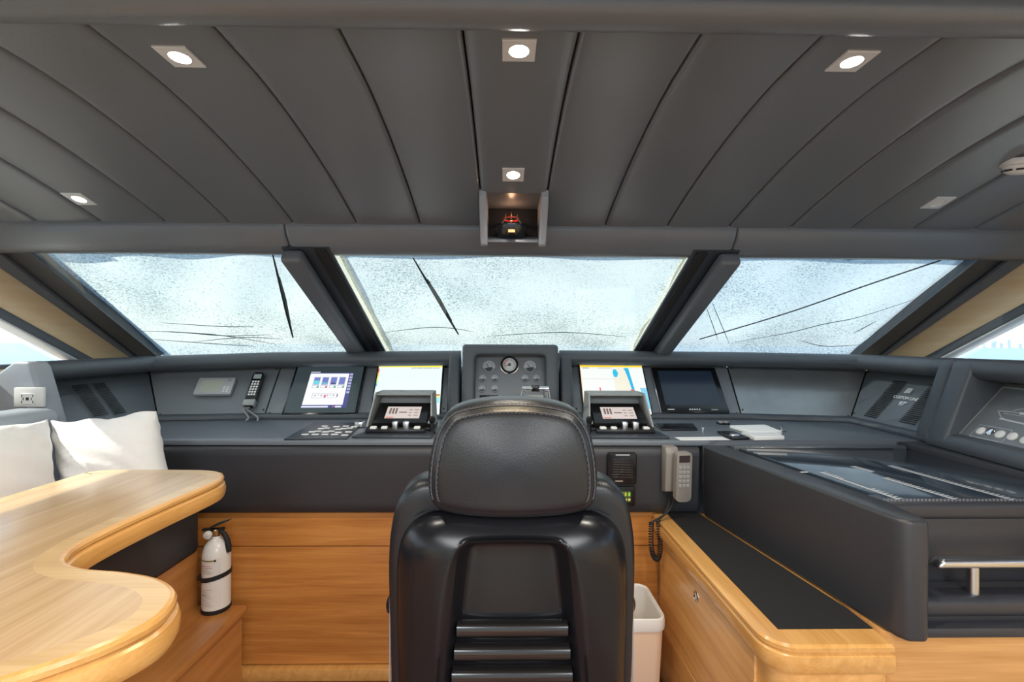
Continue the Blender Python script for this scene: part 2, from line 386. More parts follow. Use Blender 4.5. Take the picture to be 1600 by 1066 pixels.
def pane_uv(p, u, v):                                   # pane coordinates of a sight line
    a, b_, c = bil(p, 0, 0), bil(p, 1, 0), bil(p, .5, 1); n = (b_-a).cross(c-a); d = ray(u, v); q = CO+d*((a-CO).dot(n)/d.dot(n))
    k = .5; s_ = .5
    for _ in range(30):
        e = bil(p, s_, k)-q; ds = (bil(p, s_+.01, k)-bil(p, s_-.01, k))/.02; dk = (bil(p, s_, k+.01)-bil(p, s_, k-.01))/.02
        a11, a12, a22 = ds.dot(ds), ds.dot(dk), dk.dot(dk); g1, g2 = e.dot(ds), e.dot(dk); det = a11*a22-a12*a12
        s_ -= (a22*g1-a12*g2)/det; k -= (a11*g2-a12*g1)/det
    return s_, k
covers = []
CV = [(0, 'pale mesh cover with one wiper over the windscreen pane beside the dinette', 'cover_mesh', [((205, 517), (330, 528), (430, 548)), ((250, 508), (340, 517), (395, 520)), ((235, 530), (330, 541), (400, 549)), ((260, 520), (350, 531), (420, 533)), ((300, 537), (380, 535), (440, 541))]),
      (1, 'pale blue-grey mesh cover over the wide middle windscreen pane', 'cover_mesh', [((600, 528), (680, 520), (740, 527)), ((760, 534), (880, 528), (980, 535))]),
      (2, 'bluish mesh cover with a long diagonal cord over a windscreen pane', 'cover_mesh_blue', [((1150, 545), (1230, 528), (1290, 512), (1345, 500), (1440, 470)), ((1250, 537), (1290, 543), (1345, 538)), ((1320, 418), (1390, 408)), ((1335, 523), (1370, 505)), ((1105, 490), (1125, 545)), ((1115, 485), (1142, 548))])]
for idx, lab, m, folds in CV:
    p = panes[idx]; root = thing('windscreen_cover', bil(p, .5, 1)+gn*.05, lab, 'cover', 'windscreen covers')
    rnd = random.Random(idx); ph = [(rnd.uniform(3, 9), rnd.uniform(-6, 6), rnd.uniform(0, 6)) for _ in range(7)]
    NX, NY = 60, 26
    sa, sb = ((-.02, .93), (.055, .955), (.08, 1.02))[idx]
    vs = []; fs = []
    for j in range(NY+1):
        for i in range(NX+1):
            s_ = sa+(sb-sa)*i/NX; k = -.03+1.17*j/NY
            h = sum(math.sin(a*s_*2+b2*k*2+c) for a, b2, c in ph)*.0022 + .006*max(0, k-.6)*math.sin(30*k+9*s_+4*math.sin(5*s_))
            vs.append(bil(p, s_, k)+gn*(.045+h))
    for j in range(NY):
        for i in range(NX): a = j*(NX+1)+i; fs.append([a, a+1, a+NX+2, a+NX+1])
    B().add(vs, fs).build('mesh_sheet', m, root, 180, recalc=False)
    for e0, e1 in ((.0005, sa+.012), (sb-.012, .9995)):
        hv = []
        for j in range(NY+1):
            k = -.03+1.17*j/NY; hv.append([bil(p, e0+(e1-e0)*i/3, k)+gn*.052 for i in range(4)])
        if (idx, e0 < .5) not in ((0, True), (2, False)): B().loft(hv, False, False).build('hem', 'cover_hem', root, 180, recalc=False)
    for fo in folds:
        pth = smooth([bil(p, *pane_uv(p, *q))+gn*.034 for q in fo], 5, False); nn = len(pth)
        B().tube(pth, [.0007+.0014*math.sin(PI*i/(nn-1)) for i in range(nn)], 6).build('crease_shade', 'crease_shade_grey', root)  # dark tubes stand in for the shade along the cover's creases
    if idx == 2:
        pth = smooth([bil(p, *pane_uv(p, *q))+gn*.030 for q in ((1095, 543), (1230, 498), (1360, 452), (1490, 410))], 6, False)
        B().tube(pth, .0032, 6).build('cord', 'frame_dark', root)
for pi_, a, b_, lab in ((0, (424, 402), (456, 535), 'dark wiper blade on the windscreen pane beside the dinette'), (1, (645, 409), (716, 527), 'dark wiper blade parked on the middle windscreen pane')):
    p = panes[pi_]; A, C = bil(p, *pane_uv(p, *a))+gn*.018, bil(p, *pane_uv(p, *b_))+gn*.018
    w = thing('windscreen_wiper', C, lab, 'wiper')
    B().tube([A, A.lerp(C, .3), A.lerp(C, .65), C], [.003, .006, .008, .004], 8).build('blade', 'rubber', w)
    B().tube([A.lerp(C, .25)+gn*.010, A.lerp(C, .5)+gn*.013+V((.004, 0, 0)), A.lerp(C, .8)+gn*.010], .0045, 6).build('spine', 'rubber', w)
# mullions
for xm, s_, tn in ((ML, 1, 7), (MR, -1, 8)):
    fr = Matrix.Identity(4)
    A, C = wline(xm, -.04), wline(xm, 1.03)
    M = frame(A, (s_, 0, 0), gs); ln = (C-A).length
    inw = (M.inverted().to_3x3() @ -gn).z; sg = 1 if inw > 0 else -1
    f3 = lambda x0, x1, d0, d1: (x0, x1, 0, ln, *sorted((sg*d0, sg*d1)))
    fr_ = struct(B().box(*f3(-.09, .10, .001, .014), .003, 2, M).build('trim_%d' % tn, 'frame_dark'))
    B().box(*f3(-.088, -.002, .014, .075), .02, 4, M).build('mullion_cover', 'frame_grey', fr_)
    B().box(*f3(.04, .085, .013, .024), .005, 2, M).build('mullion_gasket', 'rubber', fr_)
# shelf under the windscreen, hidden behind the dashboards
struct(B().prism([(-2.14, 2.80), (2.2, 2.80), (2.2, 2.95), (-2.14, 2.95)], 1.20, 1.30).build('trim_9', 'gap_black'))
struct(B().box(-2.2, 2.26, 2.90, 2.95, -.06, 1.31).build('wall_front_outer', 'gap_black'))
# wooden bulkhead under the desk
wf = struct(B().box(-1.72, .68, 1.975, 2.01, FL, .742).build('wall_front', 'wood_h'))
B().box(-1.70, .66, 1.960, 1.976, .596, .741, .002, 1).build('upper_board', 'wood_h', wf)
B().box(-1.70, .66, 1.966, 1.976, .092, .592, .002, 1).build('lower_board', 'wood_h', wf)
B().box(-1.70, .66, 1.935, 1.976, FL, .090, .004, 2).build('plinth_board', 'wood_edge', wf)
# saloon end behind the camera
wb = B().box(-2.28, -1.9, -4.1, -4.0, -.06, 2.17).box(1.96, 2.34, -4.1, -4.0, -.06, 2.17).box(-1.9, 1.96, -4.1, -4.0, 2.05, 2.17)
struct(wb.build('wall_back', 'wood_post'))

# ================================================================== DESK
dk = thing('console_worktop', (XC, 1.92, .74), 'long dark grey helm desk with a padded leather apron over wood boards', 'desk')
B().prism([(-1.66, 1.925), (.86, 1.925), (.90, 1.94), (1.90, 1.934), (1.92, 2.45), (1.85, 2.56), (-1.78, 2.56), (-1.80, 1.99)], 1.028, 1.05, .005, 2).build('desktop', 'desk_top', dk)
prof = [(1.975, .742), (1.945, .742), (1.932, .752), (1.926, .79), (1.920, .90), (1.914, .985), (1.914, 1.008), (1.922, 1.022), (1.94, 1.027), (1.975, 1.027)]
B().loft([[(x, y, z) for y, z in prof] for x in (-1.66, -1.65, -.4, .3, .812, .816)]).build('apron', 'leather_apron', dk, 50)
B().box(.84, 1.79, 1.938, 1.965, .742, 1.028, .004, 2).build('apron', 'leather_apron', dk)

# ================================================================== DASHBOARDS
def plan(pts, sgn, prof, zo):
    """rings of a profile carried along a plan polyline with mitred corners; profile = (outward, z)"""
    P = [V(p) for p in pts]; ns = []
    for a, b_ in zip(P[:-1], P[1:]):
        t_ = (b_-a).normalized(); ns.append(V((t_.y, -t_.x)) if sgn < 0 else V((-t_.y, t_.x)))
    rings = []
    for i in range(len(P)):
        n1 = ns[max(i-1, 0)]; n2 = ns[min(i, len(ns)-1)]; n = (n1+n2)/(1+n1.dot(n2))
        rings.append([(P[i].x+n.x*d, P[i].y+n.y*d, z+zo[i]*(1 if z > 1.2 else 0)) for d, z in prof])
    return rings, ns
HOOD = [(.25, 1.325), (.21, 1.330), (.12, 1.330), (.085, 1.338), (.066, 1.355), (.064, 1.378), (.076, 1.402), (.10, 1.414), (.13, 1.415), (.27, 1.325)]
LEDGE = [(-.032, 1.051), (-.036, 1.064), (-.024, 1.077), (.0, 1.080), (.02, 1.08), (.03, 1.051)]
def pframe(pts, sgn, k):                                # frame on the tilted face of segment k: x to the viewer's right
    a, b_ = V((*pts[k], 1.08)), V((*pts[k+1], 1.08)); o, e = (b_, a) if sgn < 0 else (a, b_)
    t_ = (e-o).normalized(); out = V((-t_.y, t_.x, 0))
    return frame(o, t_, out*.205+V((0, 0, .25))), (e-o).length
def cheek(pts, sgn, k, at_end, prof, w, parent, m, name='side_frame'):
    a, b_ = V((*pts[k], 0)), V((*pts[k+1], 0)); t_ = (b_-a).normalized(); out = V((t_.y, -t_.x, 0)) if sgn < 0 else V((-t_.y, t_.x, 0))
    o = b_-t_*w if at_end else a
    M = Matrix.Identity(4)
    for i, c in enumerate((out, V((0, 0, 1)), t_)):
        for j in range(3): M[j][i] = c[j]
    M.translation = o
    return B().prism(prof, 0, w, .014, 4, M).build(name, m, parent, 60)
CH = [(-.034, 1.052), (-.032, 1.085), (.062, 1.385), (.085, 1.412), (.13, 1.416), (.25, 1.33), (.27, 1.052)]
def dashboard(name, pts, sgn, zo, label):
    root = thing(name, (pts[1][0], pts[1][1], 1.05), label, 'dashboard')
    B().loft(plan(pts, sgn, HOOD, zo)[0]).build('hood', 'leather_dash', root, 60)
    B().loft(plan(pts, sgn, LEDGE, zo)[0]).build('lower_rail', 'leather_dash', root, 60)
    B().loft(plan(pts, sgn, [(.02, 1.06), (.225, 1.322), (.24, 1.30), (.24, 1.06)], zo)[0]).build('backing', 'gap_black', root)
    pr = plan(pts, sgn, [(.004, 1.079), (.212, 1.333)], zo)[0]
    frs = []
    for k, (m, e0, e1) in enumerate((('panel_grey', .07, .004), ('panel_silver' if sgn > 0 else 'panel_grey', .004, .004), ('panel_vent', .004, .07))):
        fr, ln = pframe(pts, sgn, k); frs.append(fr)
        q = [[V(c) for c in r] for r in (pr[k], pr[k+1])]; d = (q[1][0]-q[0][0]); L_ = d.length
        a0, a1 = [c.lerp(c2, e0/L_) for c, c2 in zip(*q)], [c.lerp(c2, 1-e1/L_) for c, c2 in zip(*q)]
        n = fr.col[2].to_3d()
        B().loft([[a0[0], a0[1], a0[1]-n*.012, a0[0]-n*.012], [a1[0], a1[1], a1[1]-n*.012, a1[0]-n*.012]]).build('instrument_panel', m, root, 30)
        sc = B()
        for c in (a0[0].lerp(a0[1], .07).lerp(a1[0], .02), a0[0].lerp(a0[1], .93).lerp(a1[1], .02), a0[0].lerp(a0[1], .07).lerp(a1[0], .98), a0[0].lerp(a0[1], .93).lerp(a1[1], .98)):
            sc.lathe([(.005, 0), (.005, .002), (.003, .003)], 10, frame(c, fr.col[0].to_3d(), fr.col[1].to_3d()))
        stuff(sc.build('panel_screws', 'rubber', root))
    cheek(pts, sgn, 0, False, CH, .066, root, 'leather_dash')
    return root, frs
LP = [(-.243, 2.53), (-1.275, 2.475), (-1.80, 2.42), (-1.855, 1.90)]
RP = [(.312, 2.535), (1.30, 2.51), (1.835, 2.41), (1.80, 1.895)]
ldash, LF = dashboard('dashboard', LP, -1, [0, -.012, -.034, -.045], 'grey leather-hooded dashboard with two lit screens and a phone handset')
rdash, RF = dashboard('dashboard', RP, 1, [.005, 0, -.01, -.014], 'grey leather-hooded dashboard with a colour chart, a dark screen and white lettering')
cheek(LP[:3]+[(LP[3][0]-.0013, LP[3][1]-.012)], -1, 2, True, [(-.036, 1.052), (-.034, 1.085), (.054, 1.352), (.074, 1.374), (.14, 1.374), (.278, 1.282), (.29, 1.052)], .078, ldash, 'leather_end', 'end_cap')
cheek(RP, 1, 2, True, [(c[0], c[1]-.012 if c[1] > 1.3 else c[1]) for c in CH], .066, rdash, 'leather_dash')
# vents in the side panels
def vents(fr, root, quads, n):
    for q in quads:
        x0, x1, y0, y1 = rectp(fr, *q); bb = B(); h = (y1-y0)/n
        for i in range(n):
            y = y0+i*h; bb.box(x0, x1, y+h*.12, y+h*.55, -.002, .0012, .0008, 1, fr)
        stuff(bb.build('vent_grille', 'rubber', root))
vents(LF[2], ldash, [((115, 600), (143, 600), (164, 649), (142, 651)), ((150, 598), (169, 597), (192, 646), (172, 648))], 20)
vents(RF[2], rdash, [((1388, 594), (1410, 594), (1378, 655), (1357, 652)), ((1447, 598), (1473, 600), (1439, 666), (1412, 661))], 22)
# lettering on the right vent panel
fr = RF[2]; cx, cy = onp(fr, 1415, 622.5)
x1_, y1_ = onp(fr, 1396, 622); x2_, y2_ = onp(fr, 1433, 624); wl_ = math.hypot(x2_-x1_, y2_-y1_)
text('CUSTOM LINE', wl_*.172, fr @ T((cx, cy, .001)), 'paper', rdash, 'lettering')
cx2, cy2 = onp(fr, 1410, 631); text("97'", wl_*.26, fr @ T((cx2, cy2-.002, .001)), 'paper', rdash, 'lettering')
cx3, cy3 = onp(fr, 1420, 611); em = B(); s_ = wl_*.13
for k in range(6): em.line([(cx3-s_+.0*k, cy3-s_*.7+k*s_*.28-.002), (cx3, cy3-s_*.7+k*s_*.28+.002), (cx3+s_, cy3-s_*.7+k*s_*.28)], s_*.13, .001, fr, (.85, .85, .84))
em.build('emblem', 'flat_print', rdash)

# ------------------------------------------------------------------ screens
def monitor(name, fr, quad, label, items, bez=.012, bm_='plastic_gloss', th=.018, inner=None):
    x0, x1, y0, y1 = rectp(fr, *quad)
    root = thing(name, fr @ V(((x0+x1)/2, y0, 0)), label, 'screen', 'dashboard screens')
    B().box(x0, x1, y0, y1, -.008, th, .004, 2, fr).build('bezel', bm_, root)
    i0, i1, j0, j1 = x0+bez, x1-bez, y0+bez, y1-bez
    bb = B(); w, h = i1-i0, j1-j0
    for k, (a, b_, c, d, cl) in enumerate(items):
        bb.rect(i0+a*w, j0+b_*h, i0+c*w, j0+d*h, th+.0006+.00006*k, fr, cl)
    bb.build('display', 'screen_print', root)
    return root, (x0, x1, y0, y1)
dk_ = (.03, .045, .05); wht = (.86, .86, .90); blu = (.12, .14, .42)
it = [(0, 0, 1, 1, dk_), (.22, .10, .86, .86, (.05, .06, .22)), (.22, .16, .80, .84, wht), (.22, .86, .36, .88, (.5, .55, .6))]
for k in range(4):
    x = .29+k*.125; it += [(x, .52, x+.10, .76, (.50, .52, .62)), (x+.008, .60, x+.092, .75, (.16, .20, .50)), (x+.01, .53, x+.085, .57, wht), (x+.07, .52, x+.10, .56, (.55, .1, .1) if k == 1 else (.1, .35, .2))]
it += [(.298, .60, .382, .68, (.15, .62, .68)), (.42, .61, .50, .64, (.15, .5, .6)), (.56, .60, .63, .63, (.05, .06, .15))]
it += [(.33, .40, .69, .405, (.2, .2, .25)), (.33, .30, .69, .305, (.2, .2, .25)), (.33, .30, .335, .40, (.2, .2, .25)), (.685, .32, .70, .39, (.15, .15, .2)), (.70, .35, .73, .355, (.3, .3, .3)), (.50, .31, .53, .37, (.7, .12, .12))]
for k in range(7): it += [(.36+k*.045, .335+.02*(k % 2), .385+k*.045, .375, (.45, .45, .5)), (.815, .40+k*.065, .86, .445+k*.065, (.40, .42, .62))]
it += [(.22, .10, .60, .135, (.70, .70, .85)), (.70, .10, .79, .135, (.7, .7, .85)), (.66, .11, .69, .13, (.7, .1, .15))]
monitor('monitor', LF[0], ((466, 573), (573, 574), (559, 651), (440, 651)), 'black monitor showing a tank status page with a small ship outline', it)
it = [(0, 0, 1, 1, (.78, .88, .88)), (0, .955, 1, 1, (.85, .78, .05)), (0, .92, 1, .955, (.82, .88, .86)), (.5, .0, .503, .93, (.72, .80, .80)), (0, .5, 1, .503, (.74, .82, .82))]
for k in range(12): it.append((.52+k*.037, .925, .54+k*.037, .945, (.25, .28, .2)))
it += [(.0, .84, .018, .92, (.75, .1, .05)), (0, .76, .018, .84, (.85, .5, .05)), (0, .66, .018, .76, (.8, .75, .1)), (0, .6, .018, .66, (.2, .7, .3)), (0, .55, .018, .6, (.1, .4, .8)), (.88, .36, .99, .39, (.45, .18, .05)), (.88, .33, .99, .36, (.85, .75, .2)), (.88, .22, .99, .33, (.35, .78, .78))]
monitor('chart_display', LF[0], ((590, 572), (693, 572), (690, 653), (579, 653)), 'slim dark-framed display showing a plain pale chart with yellow bar', it, .008, 'plastic_black')
it = [(0, 0, 1, 1, (.84, .87, .84)), (.53, 0, .78, .96, (.82, .79, .66)), (0, .955, 1, 1, (.95, .62, .02)), (0, .92, 1, .955, (.80, .82, .78)), (0, 0, .012, .96, (.85, .65, .4)), (0, .70, .53, .704, (.3, .33, .33)), (.52, .0, .523, .93, (.6, .6, .5)), (.04, .925, .14, .945, (.4, .42, .38)), (.28, .925, .50, .945, (.6, .62, .6))]
for k in range(9): it.append((.51+.004*abs(k-4), .74+k*.018, .60-.006*abs(k-4), .76+k*.018, (.03, .50, .75)))
for k in range(14): it.append((.70+.012*k**.7, .90-k*.035, .775+.003*k, .935-k*.035, (.03, .45, .72)))
for k in range(12): it.append((.90+.004*k, .48-k*.035, 1, .515-k*.035, (.25, .62, .82)))
it += [(.75, .40, .80, .48, (.75, .12, .08)), (.76, .30, .785, .40, (.05, .25, .7)), (.27, .44, .29, .52, (.8, .1, .1)), (.16, .22, .20, .28, (.25, .25, .25)), (.72, .12, .75, .16, (.2, .3, .4))]
monitor('chart_display', RF[0], ((902, 572), (1004, 572), (1019, 652), (912, 652)), 'slim dark-framed display showing a coloured coast chart with orange bar', it, .008, 'plastic_black')
root, (x0, x1, y0, y1) = monitor('monitor', RF[0], ((1018, 577), (1117, 577), (1137, 648), (1031, 648)), 'switched-off black monitor with blank screen on the dashboard', [(.06, .14, .94, .94, (.006, .012, .022))], .010)
w = x1-x0; bb = B()
for k in range(5): bb.disc(x0+w*(.43+.035*k), y0+.022, .0045, .0188, 10, RF[0], (.6, .62, .65))
bb.rect(x0+w*.10, y0+.018, x0+w*.20, y0+.024, .0188, RF[0], (.6, .62, .62)).rect(x0+w*.74, y0+.018, x0+w*.84, y0+.022, .0188, RF[0], (.4, .42, .42)); stuff(bb.build('front_marks', 'flat_print', root))
B().box(x0-.004, x0, y0, y1, 0, .019, .001, 1, RF[0]).build('bezel_edge', 'steel', root)
# thermostat display and phone on the left dashboard
fr = LF[1]
x0, x1, y0, y1 = rectp(fr, (308, 594), (366, 593), (366, 618), (309, 620))
r = thing('control_display', fr @ V((x0, y0, 0)), 'small silver control unit with a green-grey display on the grey dashboard', 'control panel')
B().prism(rrect(x0, x1, y0, y1, .008), 0, .018, .003, 2, fr).build('case', 'plastic_silver', r)
B().rect(x0+(x1-x0)*.12, y0+.016, x0+(x1-x0)*.68, y1-.014, .0185, fr, (.42, .44, .36)).build('display', 'flat_print', r)
for i in range(2):
    for j in range(3): B().box(x0+(x1-x0)*(.76+.09*i), x0+(x1-x0)*(.82+.09*i), y0+.014+.014*j, y0+.022+.014*j, .017, .0205, .001, 1, fr).build('button', 'plastic_white', r)
B().lathe([(.009, .017), (.009, .021), (.006, .022)], 14, fr @ T((x0+(x1-x0)*.86, y1-.016, 0))).build('dial', 'plastic_grey', r)
def handset(root, M, L, W, body, scr, keys, rows, horn='plastic_black'):
    bd = B().prism(rrect(-W/2, W/2, 0, L, W*.25), .012, .038, .006, 2, M).build('handset', body, root)
    B().rect(-W*.36, L*.80, W*.36, L*.94, .0386, M, scr).build('display', 'flat_print', bd)
    for i in range(3):
        for j in range(rows):
            B().box(-W*.34+W*.25*i, -W*.16+W*.25*i, L*(.30+.46*j/rows), L*(.30+.46*j/rows+.30/rows), .037, .0405, .001, 1, M).build('key', keys, bd)
    return bd
x0, x1, y0, y1 = rectp(fr, (391, 588), (409, 588), (408, 640), (391, 640))
r = thing('radio_handset', fr @ V((x0, y0, 0)), 'slim black radio handset with keypad clipped to the grey dashboard above the desk', 'handset')
M = fr @ T(((x0+x1)/2, y0, 0))
B().box(-.02, .02, .02, (y1-y0)*.9, 0, .013, .003, 2, M).build('cradle', 'plastic_black', r)
handset(r, M, y1-y0, (x1-x0)*.95, 'plastic_black', (.35, .42, .42), 'plastic_white', 6)
B().box(-(x1-x0)/2, (x1-x0)/2, .002, .04, .01, .042, .004, 2, M).build('mouthpiece', 'plastic_grey', r)
for k in (-1, 1): B().tube(smooth([M @ V((.006*k, .005, .02)), M @ V((-.008+.010*k, -.02, .03)), aty(401+7*k-6, 652, 2.37), atz(393+9*k, 658, 1.058)], 6, False), .0045, 8).build('cable', 'plastic_grey', r)
# power socket in the end cap
cap_fr = frame((-2.1, 1.887, 1.05), (1, 0, 0), (0, 0, 1))
x0, x1, y0, y1 = rectp(cap_fr, (26, 606), (72, 605), (71, 634), (26, 637))
r = thing('power_socket', cap_fr @ V((x0, y0, 0)), 'white square power socket on the pale end of the dashboard', 'socket')
B().box(x0, x1, y0, y1, -.002, .012, .003, 2, cap_fr).build('cover_plate', 'plastic_white', r)
B().box(x0+.03, x1-.03, y0+.01, y1-.022, .011, .015, .002, 1, cap_fr).build('socket_insert', 'plastic_white', r)
bb = B(); cx, cy = (x0+x1)/2, (y0+y1)/2-.006
bb.rect(cx-.006, cy-.006, cx+.006, cy+.006, .0156, cap_fr, (.03, .03, .03))
for dx, dy in ((-.022, .012), (-.022, -.012), (.022, .012), (.022, -.012), (-.016, 0), (.016, 0)): bb.rect(cx+dx-.002, cy+dy-.005, cx+dx+.002, cy+dy+.005, .0156, cap_fr, (.1, .1, .1))
bb.build('socket_holes', 'flat_print', r)

# ------------------------------------------------------------------ middle gauge pod
pd = thing('gauge_pod', (XC, 2.42, 1.05), 'raised grey leather pod of round gauges between the two dashboards', 'instrument panel')
def podframe(x0, x1, z0, z1, sw, tw, yf0, yf1, depth, m, parent):
    # front faces lean back: y = yf0 at z0, yf1 at z1; the frame is a hollow surround
    outer = rrect(x0, x1, z0, z1, .018, 4); inner = rrect(x0+sw, x1-sw, z0-.05+.08, z1-tw, .022, 4)
    yy = lambda z: yf0+(yf1-yf0)*(z-z0)/(z1-z0)
    sc = lambda pts, k, cx, cz: [(cx+(p[0]-cx)*k, cz+(p[1]-cz)*k) for p in pts]
    cx, cz = (x0+x1)/2, (z0+z1)/2
    L = lambda pts, dy: [(p[0], yy(p[1])+dy, p[1]) for p in pts]
    def off(pts, d): return inset(pts, d)
    rings = [L(outer, depth), L(outer, .012), L(off(outer, .004), .003), L(off(outer, .012), 0), L(off(inner, -.012), 0), L(off(inner, -.004), .004), L(inner, .014), L(inner, .07)]
    return B().loft(rings, True, False).build('surround', m, parent, 60)
podframe(-.225, .287, 1.052, 1.452, .068, .058, 2.40, 2.46, .24, 'leather_dash', pd)
B().box(-.242, .311, 2.64, 2.66, 1.06, 1.405).build('backing', 'gap_black', pd)
pf = frame((-.162, 2.455, 1.075), (1, 0, 0), (0, .09, .31))
B().box(0, .386, 0, .335, -.012, 0, .002, 1, pf).build('gauge_panel', 'panel_grey', pd)
def gpos(u, v): return onp(pf, u, v)
def gauge(u, v, r, kind):
    x, y = gpos(u, v)
    if kind == 'tacho':
        g = B().lathe([(r, 0), (r, .016), (r*.9, .022), (r*.80, .022), (r*.78, .016)], 28, pf @ T((x, y, 0))).build('round_gauge', 'plastic_black', pd)
        f = B().disc(x, y, r*.79, .0165, 28, pf, (.62, .64, .64))
        f.disc(x, y, r*.70, .0167, 12, pf, (.72, .35, .32), PI*.55, PI*1.15).disc(x, y, r*.45, .0169, 20, pf, (.70, .72, .72)).disc(x, y, r*.2, .0172, 14, pf, (.12, .13, .13))
        for k in range(11):
            a = PI*1.2-k*PI*1.4/10; f.line([(x+r*.55*math.cos(a), y+r*.55*math.sin(a)), (x+r*.72*math.cos(a), y+r*.72*math.sin(a))], r*.05, .0171, pf, (.1, .1, .1))
        f.line([(x, y), (x-r*.5, y-r*.2)], r*.08, .0174, pf, (.05, .05, .05)); f.build('dial_face', 'flat_print', g)
        B().lathe([(r*1.08, 0), (r*1.08, .004), (r, .006)], 28, pf @ T((x, y, 0))).build('chrome_ring', 'chrome', g)
    else:
        g = B().lathe([(r, 0), (r, .004), (r*.9, .006)], 24, pf @ T((x, y, 0))).build('gauge', 'panel_grey', pd)
        f = B().disc(x, y+r*.05, r*.95, .0065, 16, pf, (.46, .50, .54) if kind == 'half' else (.38, .40, .43), PI*-.08, PI*1.08)
        f.disc(x, y-r*.15, r*.55, .0067, 14, pf, (.05, .055, .06), PI*-.1-PI*.9, PI*.1)
        for k in range(5):
            a = PI*(.15+.175*k); f.line([(x+r*.55*math.cos(a), y+r*.5*math.sin(a)), (x+r*.85*math.cos(a), y+r*.8*math.sin(a))], r*.07, .0068, pf, (.15, .17, .18))
        f.line([(x, y-r*.2), (x-r*.35, y+r*.45)], r*.10, .0069, pf, (.03, .03, .03) if kind == 'half' else (.7, .7, .7)); f.build('dial_face', 'flat_print', g)
gauge(796, 571, .047, 'tacho'); gauge(764, 574, .036, 'half'); gauge(828, 574, .036, 'half')
for u, v in ((754, 592), (773, 592), (820, 592), (838, 592), (753, 608), (773, 608)): gauge(u, v, .020, 'small')
x, y = gpos(764, 621); B().box(x-.05, x+.05, y-.012, y+.012, 0, .006, .003, 2, pf).build('name_plate', 'plastic_black', pd)
# chrome engine control on the desk
th_ = thing('throttle_control', (.143, 2.16, 1.05), 'polished chrome engine control with twin handles on the helm desk', 'throttle')
B().box(.075, .215, 2.12, 2.26, 1.051, 1.10, .012, 3).build('base', 'plastic_black', th_)
B().box(.105, .185, 2.16, 2.19, 1.10, 1.215, .006, 2).build('display_case', 'plastic_grey', th_)
B().add([(.116, 2.159, 1.15), (.174, 2.159, 1.15), (.174, 2.159, 1.205), (.116, 2.159, 1.205)], [[0, 1, 2, 3]], None, (.40, .46, .40)).build('display', 'flat_print', th_)
for s_ in (-1, 1): B().tube(smooth([(.145+.066*s_, 2.19, 1.10), (.145+.062*s_, 2.17, 1.18), (.145+.052*s_, 2.15, 1.235)], 5, False), [.010]*5+[.012]*6, 12).build('lever', 'chrome', th_)
for s_ in (-1, 1): B().tube([(.145+.006*s_, 2.15, 1.246), (.145+.062*s_, 2.15, 1.246)], .010, 12).build('grip', 'chrome', th_)
B().box(.125, .165, 2.14, 2.165, 1.232, 1.262, .006, 2).build('selector', 'plastic_black', th_)

# ------------------------------------------------------------------ alarm pod on the right
SP = [(1.765, 1.865), (1.675, 1.18)]
sp = thing('alarm_pod', (1.75, 1.6, 1.05), 'grey leather pod with white ship diagram and round white buttons', 'instrument panel')
zo = [-.012, -.012]
B().loft(plan(SP, 1, HOOD, zo)[0]).build('hood', 'leather_dash', sp, 60)
LEDGE2 = [(-.03, 1.052), (-.036, 1.07), (-.02, 1.10), (.02, 1.112), (.05, 1.11), (.06, 1.052)]
B().loft(plan(SP, 1, LEDGE2, zo)[0]).build('lower_rail', 'leather_dash', sp, 60)
B().loft(plan(SP, 1, [(.04, 1.06), (.235, 1.325), (.26, 1.325), (.26, 1.06)], zo)[0]).build('backing', 'gap_black', sp)
for e_ in (False, True): cheek(SP, 1, 0, e_, [(c[0], c[1]-.012 if c[1] > 1.3 else c[1]) for c in CH], .095, sp, 'leather_dash')
B().prism([(1.665, 1.925), (1.66, 1.10), (2.19, 1.10), (2.19, 1.925)], .745, 1.049, .006, 2).build('base', 'leather_apron', sp)
sf, sl_ = pframe(SP, 1, 0)
xl, yt = onp(sf, 1552, 598); xb, yb = onp(sf, 1496, 694)
x0 = (xl+xb)/2; y0 = yb-.005; y1 = yt; x1 = sl_-.11
B().box(x0, x1, y0, y1, -.004, .006, .003, 2, sf).build('alarm_panel', 'panel_grey', sp)
pr = B(); pw = (.62, .64, .66)
m_ = .022
pr.line([(x0+m_, y0+m_), (x1-m_, y0+m_), (x1-m_, y1-m_), (x0+m_, y1-m_), (x0+m_, y0+m_)], .0022, .0065, sf, pw)
sx, sy = onp(sf, 1556, 650); 
hull = [(0, .02), (.03, -.005), (.06, -.014), (.30, -.018), (.33, .03), (.22, .034), (.0, .02)]
pr.line([(sx+a, sy+b_) for a, b_ in hull], .002, .0065, sf, pw)
pr.line([(sx+a, sy+b_) for a, b_ in ((.05, .03), (.08, .045), (.14, .062), (.22, .064), (.26, .036))], .002, .0065, sf, pw)
pr.line([(sx+.03, sy+.012), (sx+.30, sy+.016)], .0015, .0065, sf, pw); pr.line([(sx+.03, sy-.012), (sx+.28, sy-.026)], .006, .0065, sf, pw)
for k in range(6): pr.rect(sx+.08+.03*k, sy+.018, sx+.098+.03*k, sy+.028, .0065, sf, pw)
bx0, by0 = onp(sf, 1526, 689); bx1, by1 = onp(sf, 1570, 690)
for (u, v), kk in (((1535.5, 675.5), 0), ((1550, 677), 1), ((1565.5, 681), 0), ((1585, 684.5), 0), ((1606, 690), 0)):
    x, y = onp(sf, u, v)
    B().lathe([(.0165, .005), (.0165, .010), (.012, .013)], 18, sf @ T((x, y, 0))).build('round_button', 'chrome' if kk else 'plastic_white', sp)
xa, ya = onp(sf, 1535.5, 675.5); xb_, yb_ = onp(sf, 1565.5, 681)
pr.line([(xa-.026, ya-.03), (xb_+.026, yb_-.03), (xb_+.026, yb_+.026), (xa-.026, ya+.026), (xa-.026, ya-.03)], .0016, .0065, sf, pw)
